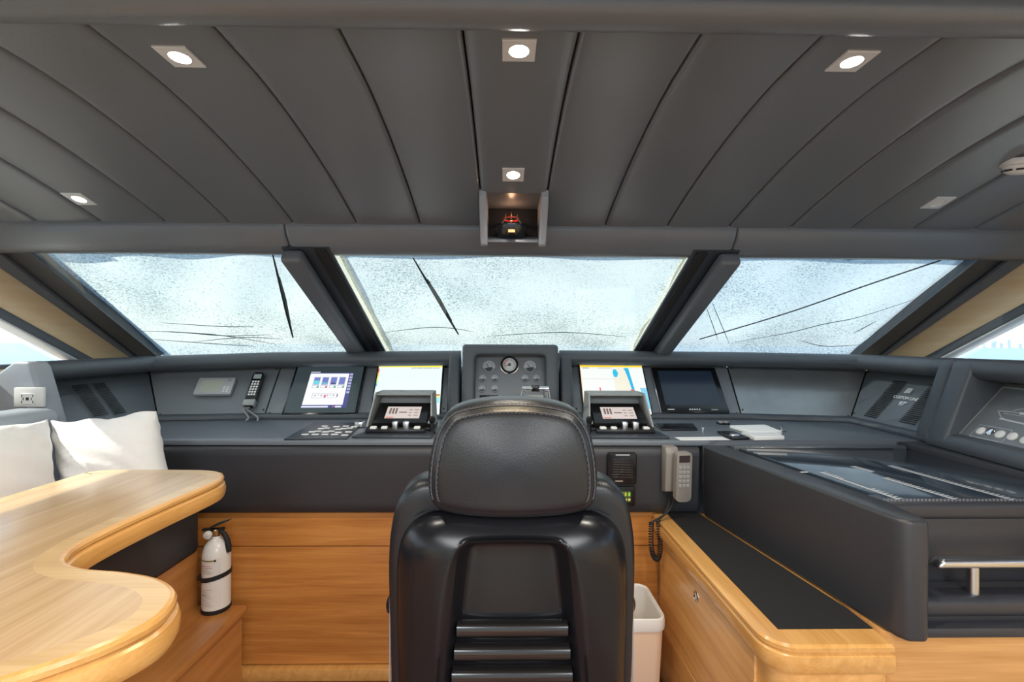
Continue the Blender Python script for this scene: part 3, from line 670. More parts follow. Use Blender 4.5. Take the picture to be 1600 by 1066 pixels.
pr.build('ship_diagram', 'flat_print', sp)
for x, y in ((x0+.012, y0+.012), (x0+.012, y1-.012)): B().lathe([(.005, .005), (.005, .008), (.003, .009)], 10, sf @ T((x, y, 0))).build('screw', 'rubber', sp)

# ================================================================== THINGS ON THE DESK
DZ = 1.0505
def radar(cx, label, s_=1):
    r = thing('hooded_display', (cx, 2.15, DZ), label, 'control unit', 'hooded control units')
    y0, y1 = 2.11, 2.30
    wb_, wt = .142, .128
    # visor: back, roof lip and two cheeks
    bk = [(-wb_, y1-.04, DZ+.03), (wb_, y1-.04, DZ+.03), (wt, y1+.01, 1.215), (-wt, y1+.01, 1.215)]
    v = B().loft([[(cx+a, b_, c) for a, b_, c in bk], [(cx+a, b_+.008, c) for a, b_, c in bk]])
    v.loft([[(cx-wt, 2.20, 1.208), (cx+wt, 2.20, 1.208), (cx+wt, y1+.018, 1.215), (cx-wt, y1+.018, 1.215)], [(cx-wt, 2.20, 1.214), (cx+wt, 2.20, 1.214), (cx+wt, y1+.018, 1.221), (cx-wt, y1+.018, 1.221)]])
    v.build('visor', 'plastic_grey', r, 30)
    for q in (-1, 1):
        a = [(cx+q*wb_, 2.10, DZ+.025), (cx+q*wb_, y1-.03, DZ+.02), (cx+q*wt, y1+.015, 1.22), (cx+q*wt, 2.195, 1.22)]
        B().loft([a, [(x+q*.007, y, z) for x, y, z in a]]).build('visor_cheek', 'plastic_grey', r, 30)
    fr_ = frame((cx-.122, 2.115, DZ+.035), (1, 0, 0), (0, .125, .075))
    B().box(0, .244, 0, .15, -.02, .006, .004, 2, fr_).build('screen_case', 'plastic_black', r)
    d = B().rect(.045, .032, .205, .118, .0066, fr_, (.62, .54, .50)); h = (.16, .12, .11)
    for k in range(3): d.rect(.058+.014*k, .065, .067+.014*k, .107, .0068, fr_, h)
    for k in range(3): d.rect(.150, .050+.02*k, .166, .058+.02*k, .0068, fr_, (.35, .28, .26)).rect(.175, .050+.02*k, .196, .058+.02*k, .0068, fr_, (.35, .28, .26))
    d.rect(.105, .072, .142, .080, .0068, fr_, h).rect(.05, .036, .085, .042, .0068, fr_, (.65, .12, .08))
    d.build('display', 'screen_print', r)
    B().box(cx-.15, cx+.15, 2.10, 2.28, DZ, DZ+.022, .006, 2).build('housing', 'plastic_black', r)
    bp_ = B().prism([(cx-.17, 1.965), (cx+.17, 1.955), (cx+.165, 2.085), (cx-.14, 2.095)], DZ, DZ+.010, .003, 2).build('base_plate', 'frame_dark', r)
    B().prism([(cx-.13, 2.02), (cx+.13, 2.02), (cx+.125, 2.088), (cx-.125, 2.088)], DZ+.008, DZ+.028, .004, 2).build('key_housing', 'plastic_black', r)
    for k, (w_, h_, mm) in enumerate(((.028, .012, 'plastic_white'), (.026, .012, 'plastic_white'), (.024, .034, 'steel'), (.026, .034, 'steel'), (.028, .012, 'plastic_white'))):
        x = cx-.098+.048*k; B().box(x-w_/2, x+w_/2, 2.028, 2.052, DZ+.026, DZ+.026+h_, .004, 2).build('key' if mm != 'steel' else 'knob', mm, r)
    j = B().lathe([(.016, 0), (.016, .01), (.010, .016), (.008, .045), (.013, .052), (.014, .07), (.008, .078)], 14, T((cx+s_*.155, 2.07, DZ))).build('joystick', 'plastic_black', r)
radar(-.478, 'hooded grey control unit with small lit display beside the pale chart', 1)
radar(.537, 'hooded grey control unit with small lit display beside the coloured chart', -1)
# switch panel with white keys
fr = frame((0, 0, DZ), (1, 0, 0), (0, 1, 0))
kp = thing('switch_panel', (-.86, 2.05, DZ), 'flat dark switch panel with rows of white keys on the helm desk', 'switch panel')
q = [atz(u, v, DZ) for u, v in ((443, 688), (542, 687), (566, 662), (490, 662))]
B().prism([(p.x, p.y) for p in q], DZ, DZ+.006, .002, 1).build('plate', 'frame_dark', kp)
for u, v in ((508, 666), (526, 667), (541, 666), (502, 670), (511, 669), (529, 671), (537, 670), (547, 669), (554, 667), (488, 675), (497, 674), (509, 675), (518, 674), (529, 676), (545, 675), (477, 679), (493, 679), (508, 679), (523, 679), (539, 680)):
    p = atz(u, v, DZ+.008); B().box(p.x-.016, p.x+.014, p.y-.007, p.y+.008, DZ+.005, DZ+.010, .002, 1).build('key', 'plastic_white', kp)
p = atz(562, 668, DZ); B().box(p.x-.02, p.x+.02, p.y-.02, p.y+.02, DZ+.001, DZ+.03, .006, 2).build('toggle', 'steel', kp)
# papers and small fittings on the right of the desk
def flat(name, px, h, m, label, cat, group=None, z=DZ):
    q = [atz(u, v, z) for u, v in px]
    return tag(B().prism([(p.x, p.y) for p in q], z, z+h, min(.002, h*.3), 1).build(name, m), label, cat, group)
flat('paper_strip', ((1064, 688.5), (1140, 688), (1128, 683), (1054, 684)), .002, 'paper', 'narrow strip of white paper lying at the desk edge', 'paper')
flat('notepad', ((1175, 680), (1222, 679), (1196, 668), (1140, 669)), .014, 'paper', 'white notepad lying behind another pad beside the dark tray', 'notepad')
flat('notepad', ((1179, 688.5), (1226, 687.5), (1213, 680.5), (1158, 681)), .016, 'paper', 'white notepad nearest the front edge of the desk', 'notepad')
tr_ = thing('desk_tray', atz(1140, 683, DZ), 'small dark tray holding silver bits beside the white notepads', 'tray')
q = [atz(u, v, DZ) for u, v in ((1145, 688), (1172, 687.5), (1146, 676), (1120, 677))]
B().prism([(p.x, p.y) for p in q], DZ, DZ+.010, .003, 2).build('tray', 'plastic_black', tr_)
p = atz(1148, 682, DZ+.01); B().box(p.x-.02, p.x+.02, p.y-.012, p.y+.012, DZ+.0095, DZ+.020, .005, 2).build('clip', 'steel', tr_)
sl2 = thing('desk_socket', atz(1058, 668, DZ), 'flat dark recessed tray set in the helm desk below the blank monitor', 'tray')
q = [atz(u, v, DZ) for u, v in ((1035, 673), (1090, 673), (1083, 664), (1022, 664))]
B().prism([(p.x, p.y) for p in q], DZ, DZ+.008, .003, 2).build('plate', 'plastic_black', sl2)
p = atz(1098, 672, DZ); B().lathe([(.008, 0), (.008, .008), (.004, .012)], 12, T((p.x, p.y, DZ))).build('stud', 'chrome', sl2)
for u, v, lab in ((1130, 663, 'black rocker switch on the desk behind the notepads'), ):
    p = atz(u, v, DZ); r = thing('rocker_switch', (p.x, p.y, DZ), lab, 'switch')
    B().box(p.x-.028, p.x+.028, p.y-.02, p.y+.02, DZ, DZ+.008, .003, 2).build('surround', 'plastic_black', r)
    for k in (-1, 1): B().box(p.x+.013*k-.009, p.x+.013*k+.009, p.y-.012, p.y+.012, DZ+.006, DZ+.016, .003, 2).build('rocker', 'plastic_grey', r)
p = atz(1221, 674, DZ); r = thing('desk_latch', (p.x, p.y, DZ), 'small silver latch on the desk just beyond the notepads', 'latch')
B().box(p.x-.016, p.x+.016, p.y-.012, p.y+.012, DZ, DZ+.006, .002, 1).build('plate', 'steel', r)
B().lathe([(.006, 0), (.007, .014), (.004, .018)], 10, T((p.x, p.y, DZ+.005))).build('pin', 'chrome', r)

# ------------------------------------------------------------------ fittings on the apron
af = frame((0, 1.918, 0), (1, 0, 0), (0, -.001, 1))
ap = frame((0, 1.9185, .92), (1, 0, 0), (0, -.06, 1))
x0, x1, y0, y1 = rectp(ap, (948, 706), (993, 707), (992, 755), (949, 754))
r = thing('loudspeaker', ap @ V(((x0+x1)/2, y0, 0)), 'square black slatted loudspeaker on the leather apron above green display', 'loudspeaker')
B().prism(rrect(x0, x1, y0, y1, .008), -.01, .022, .003, 2, ap).build('case', 'plastic_black', r)
for k in range(8): B().box(x0+.016, x1-.016, y0+.028+.0105*k, y0+.035+.0105*k, .021, .0255, .0012, 1, ap).build('slat', 'phone_grey' if 0 else 'plastic_gloss', r)
B().rect(x0+.03, y0+.013, x0+.062, y0+.017, .0226, ap, (.5, .42, .35)).rect(x0+.03, y1-.008, x1-.03, y1-.004, .0226, ap, (.6, .6, .62)).build('badge', 'flat_print', r)
x0, x1, y0, y1 = rectp(ap, (945, 759), (992, 760), (991, 790), (945, 789))
r = thing('digital_meter', ap @ V(((x0+x1)/2, y0, 0)), 'small dark meter with green lit display under the square loudspeaker', 'meter')
B().prism(rrect(x0, x1, y0, y1, .006), -.01, .010, .003, 2, ap).build('case', 'plastic_black', r)
xa, xb_, ya, yb_ = rectp(ap, (956, 766), (985, 766), (984, 784), (957, 783)); d = B().rect(xa, ya, xb_, yb_, .0106, ap, (.035, .05, .015))
for k in range(5):
    x = xa+.004+k*(xb_-xa)/5; d.rect(x, ya+.026, x+.009, yb_-.006, .0108, ap, (.25, .55, .06) if k % 2 == 0 else (.45, .42, .05)); d.rect(x, ya+.006, x+.010, ya+.016, .0108, ap, (.55, .5, .12))
d.build('display', 'screen_print', r)
# grey telephone with a coiled cord
tp = aty(1054, 783, 1.86)
ph_ = thing('telephone', aty(1052, 790, 1.90), 'grey telephone handset with coiled cord hanging beside the leather chart table', 'telephone')
hx0 = aty(1040, 703, 1.87).x; hz1 = aty(1045, 700, 1.87).z; hz0 = aty(1050, 778, 1.87).z
Mh = frame((hx0+.052, 1.862, hz0), (1, .12, 0), (.06, -.04, 1))
B().prism([(0, hz0+.01), (.05, hz0+.025), (.062, hz1-.02), (.05, hz1+.004), (0, hz1+.004)], hx0-.002, hx0+.050, .006, 2, Matrix(((0, 0, 1, 0), (-1, 0, 0, 1.918), (0, 1, 0, 0), (0, 0, 0, 1)))).build('wall_cradle', 'phone_grey', ph_)
hd = handset(ph_, Mh, hz1-hz0-.005, .064, 'phone_grey', (.03, .02, .02), 'plastic_grey', 5)
s0 = aty(1053, 778, 1.85)
B().tube(smooth([s0, aty(1050, 790, 1.86), aty(1040, 803, 1.86), aty(1019, 816, 1.86)], 6, False), .0042, 8).build('straight_cord', 'rubber', ph_)
B().tube(smooth([aty(1046, 778, 1.88), aty(1045, 790, 1.88), aty(1036, 806, 1.87), aty(1028, 812, 1.87)], 6, False), .0042, 8).build('straight_cord', 'rubber', ph_)
mid = smooth([aty(1018, 816, 1.86), aty(1017, 835, 1.86), aty(1018, 858, 1.86), aty(1023, 872, 1.86), aty(1029, 872, 1.865), aty(1031.5, 855, 1.87), aty(1030, 833, 1.87), aty(1028, 813, 1.87)], 22, False)
coil = []; acc = 0
nn = 430
for i in range(nn):
    f_ = i/(nn-1)*(len(mid)-1); k = min(int(f_), len(mid)-2); p = mid[k].lerp(mid[k+1], f_-k); t_ = (mid[k+1]-mid[k]).normalized()
    e1 = t_.cross(V((0, 1, 0))).normalized(); e2 = t_.cross(e1); a = i*2*PI/11
    coil.append(p+(e1*math.cos(a)+e2*math.sin(a))*.0085)
B().tube(coil, .0024, 5).build('coiled_cord', 'rubber', ph_)

# ================================================================== CHART TABLE ON THE RIGHT
ct = thing('chart_table', (1.3, 1.5, .74), 'large black leather chart table with glossy glass top and steel handle', 'chart table')
arm = [(.832, 1.912), (.962, 1.10), (1.028, 1.10), (1.028, 1.215), (1.62, 1.215), (1.655, 1.912)]
B().prism([(.832, 1.912), (.957, 1.110), (.972, 1.088), (1.014, 1.085), (1.030, 1.101), (1.030, 1.22), (.93, 1.90)], .739, 1.032, .013, 4).build('side_arm', 'leather_apron', ct, 60)
B().prism([(1.024, 1.222), (1.625, 1.222), (1.66, 1.90), (.932, 1.90)], .745, 1.018, .004, 2).build('body', 'leather_apron', ct)
B().prism([(1.026, 1.214), (1.625, 1.214), (1.645, 1.30), (1.02, 1.30)], .985, 1.030, .014, 4).build('front_rail', 'leather_apron', ct, 60)
gz = 1.0305
B().prism([(.960, 1.872), (1.058, 1.262), (1.635, 1.262), (1.65, 1.872)], 1.017, gz, .003, 2).build('glass_top', 'glass_top', ct)
B().prism([(.94, 1.872), (1.66, 1.872), (1.66, 1.90), (.935, 1.90)], 1.016, 1.040, .006, 2).build('rear_rail', 'leather_dash', ct)
B().box(.99, 1.60, 1.868, 1.873, 1.030, 1.036, .001, 1).build('rear_strip', 'steel', ct)
# scales printed on the glass
sc = B(); fz = frame((0, 0, gz+.0006), (1, 0, 0), (0, 1, 0)); cw = (.50, .52, .55)
for a, b_, n_, sd in (((1282, 738), (1405, 781), 20, 1), ((1330, 729), (1362, 738), 7, 1), ((1380, 747), (1492, 781), 18, 1), ((1388, 728), (1582, 782), 30, 1)):
    A, C = atz(*a, gz), atz(*b_, gz); A, C = V((A.x, A.y)), V((C.x, C.y)); sc.line([A, C], .011, 0, fz, cw)
    d = (C-A).normalized(); nrm = V((-d.y, d.x)); nrm = nrm if nrm.y > 0 else -nrm
    for k in range(n_):
        if n_ == 20 and 5 < k < 13: continue
        p = A.lerp(C, (k+.3)/n_); sc.line([p+nrm*.004, p+nrm*.020], .006, 0, fz, cw)
for a, b_ in (((1234, 739), (1262, 738)), ((1328, 778), (1350, 782))): 
    A, C = atz(*a, gz), atz(*b_, gz); sc.line([(A.x, A.y), (C.x, C.y)], .010, 0, fz, (.7, .72, .74))
sc.build('printed_scales', 'flat_print', ct)
# stitched seam on the front rail
st = B()
for k in range(58):
    x = 1.04+k*.0105
    if x < 1.63:
        for yy in (1.236, 1.247): st.box(x, x+.006, yy-.0009, yy+.0009, 1.0292, 1.0312)
stuff(st.build('stitching', 'stitch', ct))
B().box(1.032, 1.63, 1.120, 1.222, .775, .826, .020, 4).build('drawer_ledge', 'leather_apron', ct, 60)
B().box(1.036, 1.63, 1.128, 1.222, .758, .80, .010, 3).build('drawer_front', 'leather_apron', ct, 60)
B().box(1.02, 1.63, 1.098, 1.222, .743, .768, .006, 2).build('base_rail', 'leather_apron', ct)
hd = B().prism([(1.085, -.011), (1.10, .011), (1.58, .011), (1.60, -.011)], 1.132, 1.164, .008, 3, Matrix(((1, 0, 0, 0), (0, 0, 1, 0), (0, 1, 0, .905), (0, 0, 0, 1)))).build('handle_bar', 'steel', ct, 50)
for x in (1.19, 1.50): B().lathe([(.0125, 0), (.0125, .075)], 18, T((x, 1.150, .822))).build('handle_post', 'steel', hd)

# ================================================================== WOODEN CABINET
cb = thing('wooden_cabinet', (.8, 1.5, FL), 'light wooden side cabinet with black inlaid top and round chrome latch', 'cabinet')
def arc(cx, cy, r, a0, a1, n=6): return [(cx+r*math.cos(a0+(a1-a0)*k/n), cy+r*math.sin(a0+(a1-a0)*k/n)) for k in range(n+1)]
ztop = .736
out_ = [(.632, 1.955)]+arc(.632+.075, 1.082+.075, .075, PI, 1.5*PI)+[(.935, 1.082), (.935, 1.955)]
rings = []
for d, z in ((.030, ztop), (.010, ztop-.001), (.003, ztop-.006), (.003, ztop-.016), (.010, ztop-.020), (.001, ztop-.026), (0, ztop-.040), (.001, ztop-.060), (.006, ztop-.070), (.022, ztop-.072)):
    rings.append([(p.x if p.x < .90 else .935, p.y if p.y < 1.94 else 1.955, z) for p in inset(out_, d)])
B().loft(rings).build('top_moulding', 'wood_edge', cb, 30)
B().prism([(.692, 1.953), (.692, 1.150), (.934, 1.150), (.934, 1.24), (.834, 1.905), (.83, 1.953)], ztop-.004, ztop+.002, 0).build('black_inlay', 'carpet_black', cb)
body = [(.668, 1.955)]+arc(.668+.06, 1.112+.06, .06, PI, 1.5*PI)+[(.935, 1.112), (.935, 1.955)]
B().prism(body, FL+.001, ztop-.070, 0).build('carcass', 'wood_y', cb)
dr = B().box(.6605, .669, 1.20, 1.93, .30, .645, .002, 1).build('door', 'wood_y', cb)
B().box(.6605, .669, 1.20, 1.93, .09, .294, .002, 1).build('drawer', 'wood_y', cb)
lp = atx(1088, 932, .660); Ml = frame((.661, lp.y, lp.z), (0, -1, 0), (0, 0, 1))
lt = B().lathe([(.019, 0), (.019, .003), (.014, .006), (.012, .003)], 20, Ml).build('latch', 'chrome', dr)
# wooden base under the chart table
bs = thing('table_base', (1.3, 1.5, FL), 'plain wooden base carrying the black leather chart table', 'base')
B().prism(arc(.945+.03, 1.13+.03, .03, PI, 1.5*PI)+[(1.66, 1.13), (1.66, 1.90), (.945, 1.90)], FL+.001, .738, 0).build('carcass', 'wood_x', bs)

# ================================================================== WASTE BIN
wbn = thing('waste_bin', (.47, 1.80, FL), 'cream plastic waste bin with rounded white rim beside the cabinet', 'bin')
def rr(k, z, hx=.125, hy=.13): return [(.475+(p[0])*k, 1.80+(p[1])*k, z) for p in rrect(-hx, hx, -hy, hy, .04, 5)]
B().loft([rr(.80, FL+.001), rr(.83, FL+.006), rr(.955, .415), rr(.945, .415), rr(.82, FL+.012)]).build('body', 'plastic_cream', wbn, 40)
B().loft([rr(.99, .405), rr(1.0, .41), rr(1.0, .437), rr(.985, .448), rr(.955, .451), rr(.91, .445), rr(.90, .43), rr(.88, .30)], True, False).build('rim', 'plastic_white', wbn, 40)

# ================================================================== HELM CHAIR
hc = thing('helm_chair', (.02, 1.25, FL), 'high-backed black leather helm chair with ribbed recess in its back', 'chair')
HX = .02
# headrest
ho = smooth([(-.186, 1.118), (-.189, 1.16), (-.183, 1.215), (-.168, 1.268), (-.135, 1.307), (-.07, 1.325), (0, 1.329), (.07, 1.325), (.135, 1.307), (.168, 1.268), (.183, 1.215), (.189, 1.16), (.186, 1.118), (.172, 1.092), (.14, 1.081), (.07, 1.077), (0, 1.076), (-.07, 1.077), (-.14, 1.081), (-.172, 1.092)], 4)
ho = [(p[0], p[1]) for p in ho][::-1]
cz_ = 1.20
def hring(d, y):
    pts = inset(ho, d); return [(HX+p.x, y+.030*((p.x/.19)**2)+.10*(max(0, p.y-1.15)/.18)**2*.35, p.y) for p in pts]
def cen(y): return None
def hflat(k, y):                                        # rings shrinking to the middle of the rear face
    out = []
    for p in hring(.030, .967):
        x, z = (p[0]-HX)*k, cz_+(p[2]-cz_)*k
        out.append((HX+x, y+.030*(x/.19)**2+.035*(max(0, z-1.15)/.18)**2, z))
    return out
rings = [hflat(k, .967-.006*(1-k)) for k in (.02, .2, .4, .6, .8, .92)]+[hring(.030, .967), hring(.022, .970), hring(.019, .9735), hring(.015, .974), hring(.006, .983), hring(.001, .998), hring(0, 1.02), hring(0, 1.06), hring(.006, 1.085), hring(.020, 1.100), hring(.045, 1.108)]
hr = B().loft(rings).build('headrest', 'leather_black', hc, 70)
def upper(rg):
    rg = [p for p in rg if p[2] > 1.112]; k = max(range(len(rg)), key=lambda i: (V(rg[i])-V(rg[i-1])).length); return rg[k:]+rg[:k]
for d, y in ((.0235, .9675), (.011, .9755)): B().tube(upper(hring(d, y)), .0011, 5).build('seam', 'stitch_dark', hr)
st = B()
for ring_d, ry in ((.026, .9665), (.0085, .979)):
    rg = [V(p) for p in upper(hring(ring_d, ry))]
    for i in range(len(rg)-1):
        a, b_ = rg[i], rg[(i+1) % len(rg)]; n_ = max(1, int((b_-a).length/.008))
        for k in range(n_): st.tube([a.lerp(b_, (k+.15)/n_), a.lerp(b_, (k+.75)/n_)], .0009, 4)
stuff(st.build('stitching', 'stitch_dark', hr))
# padded back with wings, in front of the shell
bo = smooth([(-.272, .60), (-.283, .80), (-.287, .95), (-.280, 1.04), (-.262, 1.098), (-.225, 1.132), (-.17, 1.140), (0, 1.142), (.17, 1.140), (.225, 1.132), (.262, 1.098), (.280, 1.04), (.287, .95), (.283, .80), (.272, .60), (.22, .56), (0, .55), (-.22, .56)], 4)
bo = [(p[0], p[1]) for p in bo][::-1]
def bring(d, y): return [(HX+p.x, y, p.y) for p in inset(bo, d)]
B().loft([bring(.05, 1.055), bring(.02, 1.052), bring(.004, 1.062), bring(0, 1.085), bring(0, 1.14), bring(.008, 1.165), bring(.03, 1.18), bring(.06, 1.184)]).build('backrest_cushion', 'leather_black', hc, 70)
for s_ in (-1, 1):
    B().tube([(HX+s_*.283, 1.075, .60+.02*k) for k in range(20)], .002, 6).build('piping', 'stitch', hc)
# rear shell with recess
so_ = [(-.262, .52), (-.266, .70), (-.274, .85), (-.275, .93), (-.267, .99), (-.246, 1.038), (-.212, 1.066), (-.16, 1.078), (0, 1.082)]
def shalf(z):
    L_ = [(q[1], -q[0]) for q in so_]
    for (z0, w0), (z1, w1) in zip(L_[:-1], L_[1:]):
        if z0 <= z <= z1: return w0+(w1-w0)*(z-z0)/(z1-z0+1e-9)
    return L_[0][1] if z < L_[0][0] else 0
out2 = smooth([(p[0], p[1]) for p in so_]+[(-p[0], p[1]) for p in so_[-2::-1]], 5, False)   # open outline, left bottom over the top to right bottom
outl = [(p[0], p[1]) for p in out2]+[(x, .515) for x in (.20, .12, .04, -.04, -.12, -.20)]
def rec_half(z): return .121+(.152-.121)*min(1, max(0, (1.03-z)/.31))
ztr = 1.030
rec = smooth([(-rec_half(.60), .60), (-rec_half(.72), .72), (-.138, .85), (-.127, .95), (-.120, 1.000), (-.105, 1.024), (-.07, 1.031), (0, 1.033), (.07, 1.031), (.105, 1.024), (.120, 1.000), (.127, .95), (.138, .85), (rec_half(.72), .72), (rec_half(.60), .60)], 5, False)
rec = [(p[0], p[1]) for p in rec]+[(x, .585) for x in (.13, .08, .03, -.03, -.08, -.13)]
def resample(pts, n):
    P = [V(p) for p in pts]+[V(pts[0])]; Ls = [0]
    for a, b_ in zip(P[:-1], P[1:]): Ls.append(Ls[-1]+(b_-a).length)
    out = []; j = 0
    for i in range(n):
        s_ = Ls[-1]*i/n
        while Ls[j+1] < s_: j += 1
        out.append(P[j].lerp(P[j+1], (s_-Ls[j])/(Ls[j+1]-Ls[j]+1e-12)))
    return out
# match points of both outlines by angle around a centre on the axis
def byang(pts, n, c=(0, .80)):
    P = [V(p)-V(c) for p in pts]; P = P+[P[0]]; out = []
    for i in range(n):
        a = -PI/2-2*PI*i/n; d = V((math.cos(a), math.sin(a))); best = None
        for p, q in zip(P[:-1], P[1:]):
            e = q-p; den = d.x*e.y-d.y*e.x
            if abs(den) < 1e-12: continue
            t_ = (p.x*e.y-p.y*e.x)/den; u_ = (p.x*d.y-p.y*d.x)/den
            if t_ > 0 and -1e-6 <= u_ <= 1+1e-6 and (best is None or t_ > best): best = t_
        out.append(V(c)+d*best)
    return out
NA = 120
Oa, Ra = byang(outl, NA), byang(rec, NA)
def ysh(x, z): return .972+.075*(abs(x)/.275)**4+.055*max(0, (z-.98)/.10)**2.2
rings = []
rings.append([(HX+p.x*.97, 1.075, .52+(p.y-.52)*.985) for p in Oa])
rings.append([(HX+p.x, ysh(p.x*.93, min(p.y, 1.03))+.045, p.y) for p in Oa])
for k in (0, .05, .13, .25, .4, .55, .7, .82, .90):
    q = [a.lerp(b_, k) for a, b_ in zip(Oa, Ra)]
    bulge = .040*max(0, 1-k/.25)**2
    rings.append([(HX+p.x, ysh(p.x, p.y)+bulge, p.y) for p in q])
for dd, yy in ((-.004, .0005), (.0, .003), (.004, .009), (.010, .022), (.017, .040), (.022, .052), (.027, .058), (.036, .060)):
    q = [a.lerp(V((0, .80)), 0) for a in Ra]
    ctr = V((0, .80)); qq = []
    for a in Ra: d_ = (ctr-a); 
    ins = inset(Ra[::-1], dd)[::-1]
    rings.append([(HX+p.x, ysh(p.x, p.y)*0+.973+.02*(abs(p.x)/.15)**4+yy, p.y) for p in ins])
for k in (.85, .65, .45, .25, .03):
    q = [((p[0]-HX)*k, .80+(p[2]-.80)*k) for p in rings[-1]] if k == .85 else [(a*k/k0, .80+(b_-.80)*k/k0) for a, b_ in q]
    k0 = k; rings.append([(HX+a, .973+.060+.02*(abs(a)/.15)**4, b_) for a, b_ in q]) if k != .85 else rings.append([(HX+a, .973+.060+.02*(abs(a)/.15)**4, b_) for a, b_ in q])
sh = B().loft(rings, True, True).build('back_shell', 'plastic_black', hc, 70)
for k in range(5):
    z = .822-.0515*k; w_ = rec_half(z)-.020
    B().loft([[(x, 1.028+q[0], z+q[1]) for q in ((0, .016), (-.014, .016), (-.021, .012), (-.023, .004), (-.022, -.006), (-.014, -.017), (0, -.019))] for x in (HX-w_, HX-w_+.003, HX, HX+w_-.003, HX+w_)]).build('rib', 'rib_black', hc, 50)
# seat, arms and pedestal
B().box(HX-.26, HX+.26, 1.12, 1.60, .50, .62, .05, 4).build('seat', 'leather_black', hc, 60)
for s_ in (-1, 1):
    B().box(HX+s_*.285-.035, HX+s_*.285+.035, 1.16, 1.50, .76, .81, .022, 3).build('armrest', 'leather_black', hc, 60)
    B().tube(smooth([(HX+s_*.25, 1.20, .56), (HX+s_*.285, 1.22, .62), (HX+s_*.285, 1.26, .77)], 5, False), .016, 10).build('arm_bracket', 'steel', hc)
B().lathe([(.24, FL+.001), (.24, FL+.012), (.20, FL+.03), (.09, FL+.05), (.065, FL+.08), (.06, .44), (.12, .47), (.15, .505)], 32, T((HX, 1.34, 0))).build('pedestal', 'steel', hc)

# ================================================================== DINETTE TABLE
tb = thing('dinette_table', (-.95, .9, FL), 'light wooden table with wavy edge and moulded border', 'table')
raw = [(-1.30, .20), (-.95, .30), (-.74, .435), (-.63, .525), (-.555, .585), (-.515, .635), (-.500, .69), (-.525, .755), (-.585, .800), (-.665, .825), (-.745, .838), (-.80, .862), (-.832, .905), (-.845, .96), (-.848, 1.05), (-.842, 1.18), (-.832, 1.30), (-.835, 1.38), (-.868, 1.445), (-.93, 1.478), (-1.02, 1.486), (-1.15, 1.486), (-1.25, 1.484), (-1.295, 1.455), (-1.305, 1.38), (-1.305, 1.0), (-1.305, .5)]
ol = [(p[0], p[1]) for p in smooth([(a, b_, 0) for a, b_ in raw], 5)]
TZ = 1.05
prof = [(.012, TZ), (.006, TZ-.002), (.003, TZ-.007), (.003, TZ-.014), (.009, TZ-.018), (.001, TZ-.024), (-.002, TZ-.034), (-.002, TZ-.050), (.002, TZ-.060), (.010, TZ-.064), (.04, TZ-.064)]
B().loft([[(p.x, p.y, z) for p in inset(ol, d)] for d, z in prof], True, False).build('edge_moulding', 'wood_edge', tb, 25)
r1 = inset(ol, .012); r2 = inset(ol, .046)
B().loft([[(p.x, p.y, TZ) for p in r1], [(p.x, p.y, TZ) for p in r2]], True, False).build('border_band', 'wood_band', tb)
B().add([(p.x, p.y, TZ) for p in r2], [list(range(len(r2)))]).build('table_top', 'wood_table', tb)
B().add([(p.x, p.y, TZ-.064) for p in inset(ol, .04)], [list(range(len(ol)))]).build('underside', 'wood_bench', tb)
B().lathe([(.16, FL+.001), (.16, FL+.015), (.05, FL+.03), (.045, TZ-.08), (.12, TZ-.066)], 28, T((-.92, .72, 0))).build('pedestal', 'steel', tb)

# ================================================================== SOFA
sfa = thing('corner_bench', (-1.6, 1.0, FL), 'wooden bench with dark leather seat and padded backrest beside the dinette table', 'bench')
B().prism([(-2.14, -.4), (-1.115, -.4), (-1.085, 1.93), (-2.14, 1.93)], FL+.001, .335, 0).build('plinth', 'wood_bench', sfa)
B().prism([(-2.14, -.4), (-1.105, -.4), (-1.060, 1.93), (-2.14, 1.93)], .335, .370, .012, 3).build('step_board', 'wood_bench', sfa, 50)
B().prism([(-2.14, -.4), (-1.275, -.4), (-1.255, 1.91), (-2.14, 1.91)], .370, .60, 0).build('seat_riser', 'wood_bench', sfa)
B().prism([(-1.70, -.4), (-1.262, -.4), (-1.238, 1.905), (-1.70, 1.905)], .60, .795, .028, 4).build('seat_cushion', 'leather_seat', sfa, 60)
B().tube([(-1.2415, 1.88, .735), (-1.255, .6, .735)], .0018, 5).build('seam', 'stitch', sfa)
B().prism([(-1.80, -.4), (-1.645, -.4), (-1.625, 1.74), (-1.80, 1.74)], .70, 1.212, .045, 5).build('backrest', 'leather_end', sfa, 60)
B().tube([(-1.628, 1.69, 1.165), (-1.64, .6, 1.165)], .0025, 5).build('seam', 'stitch', sfa)
B().box(-2.145, -1.81, -.4, 1.88, .60, 1.02, .01, 2).build('side_shelf', 'leather_seat', sfa)
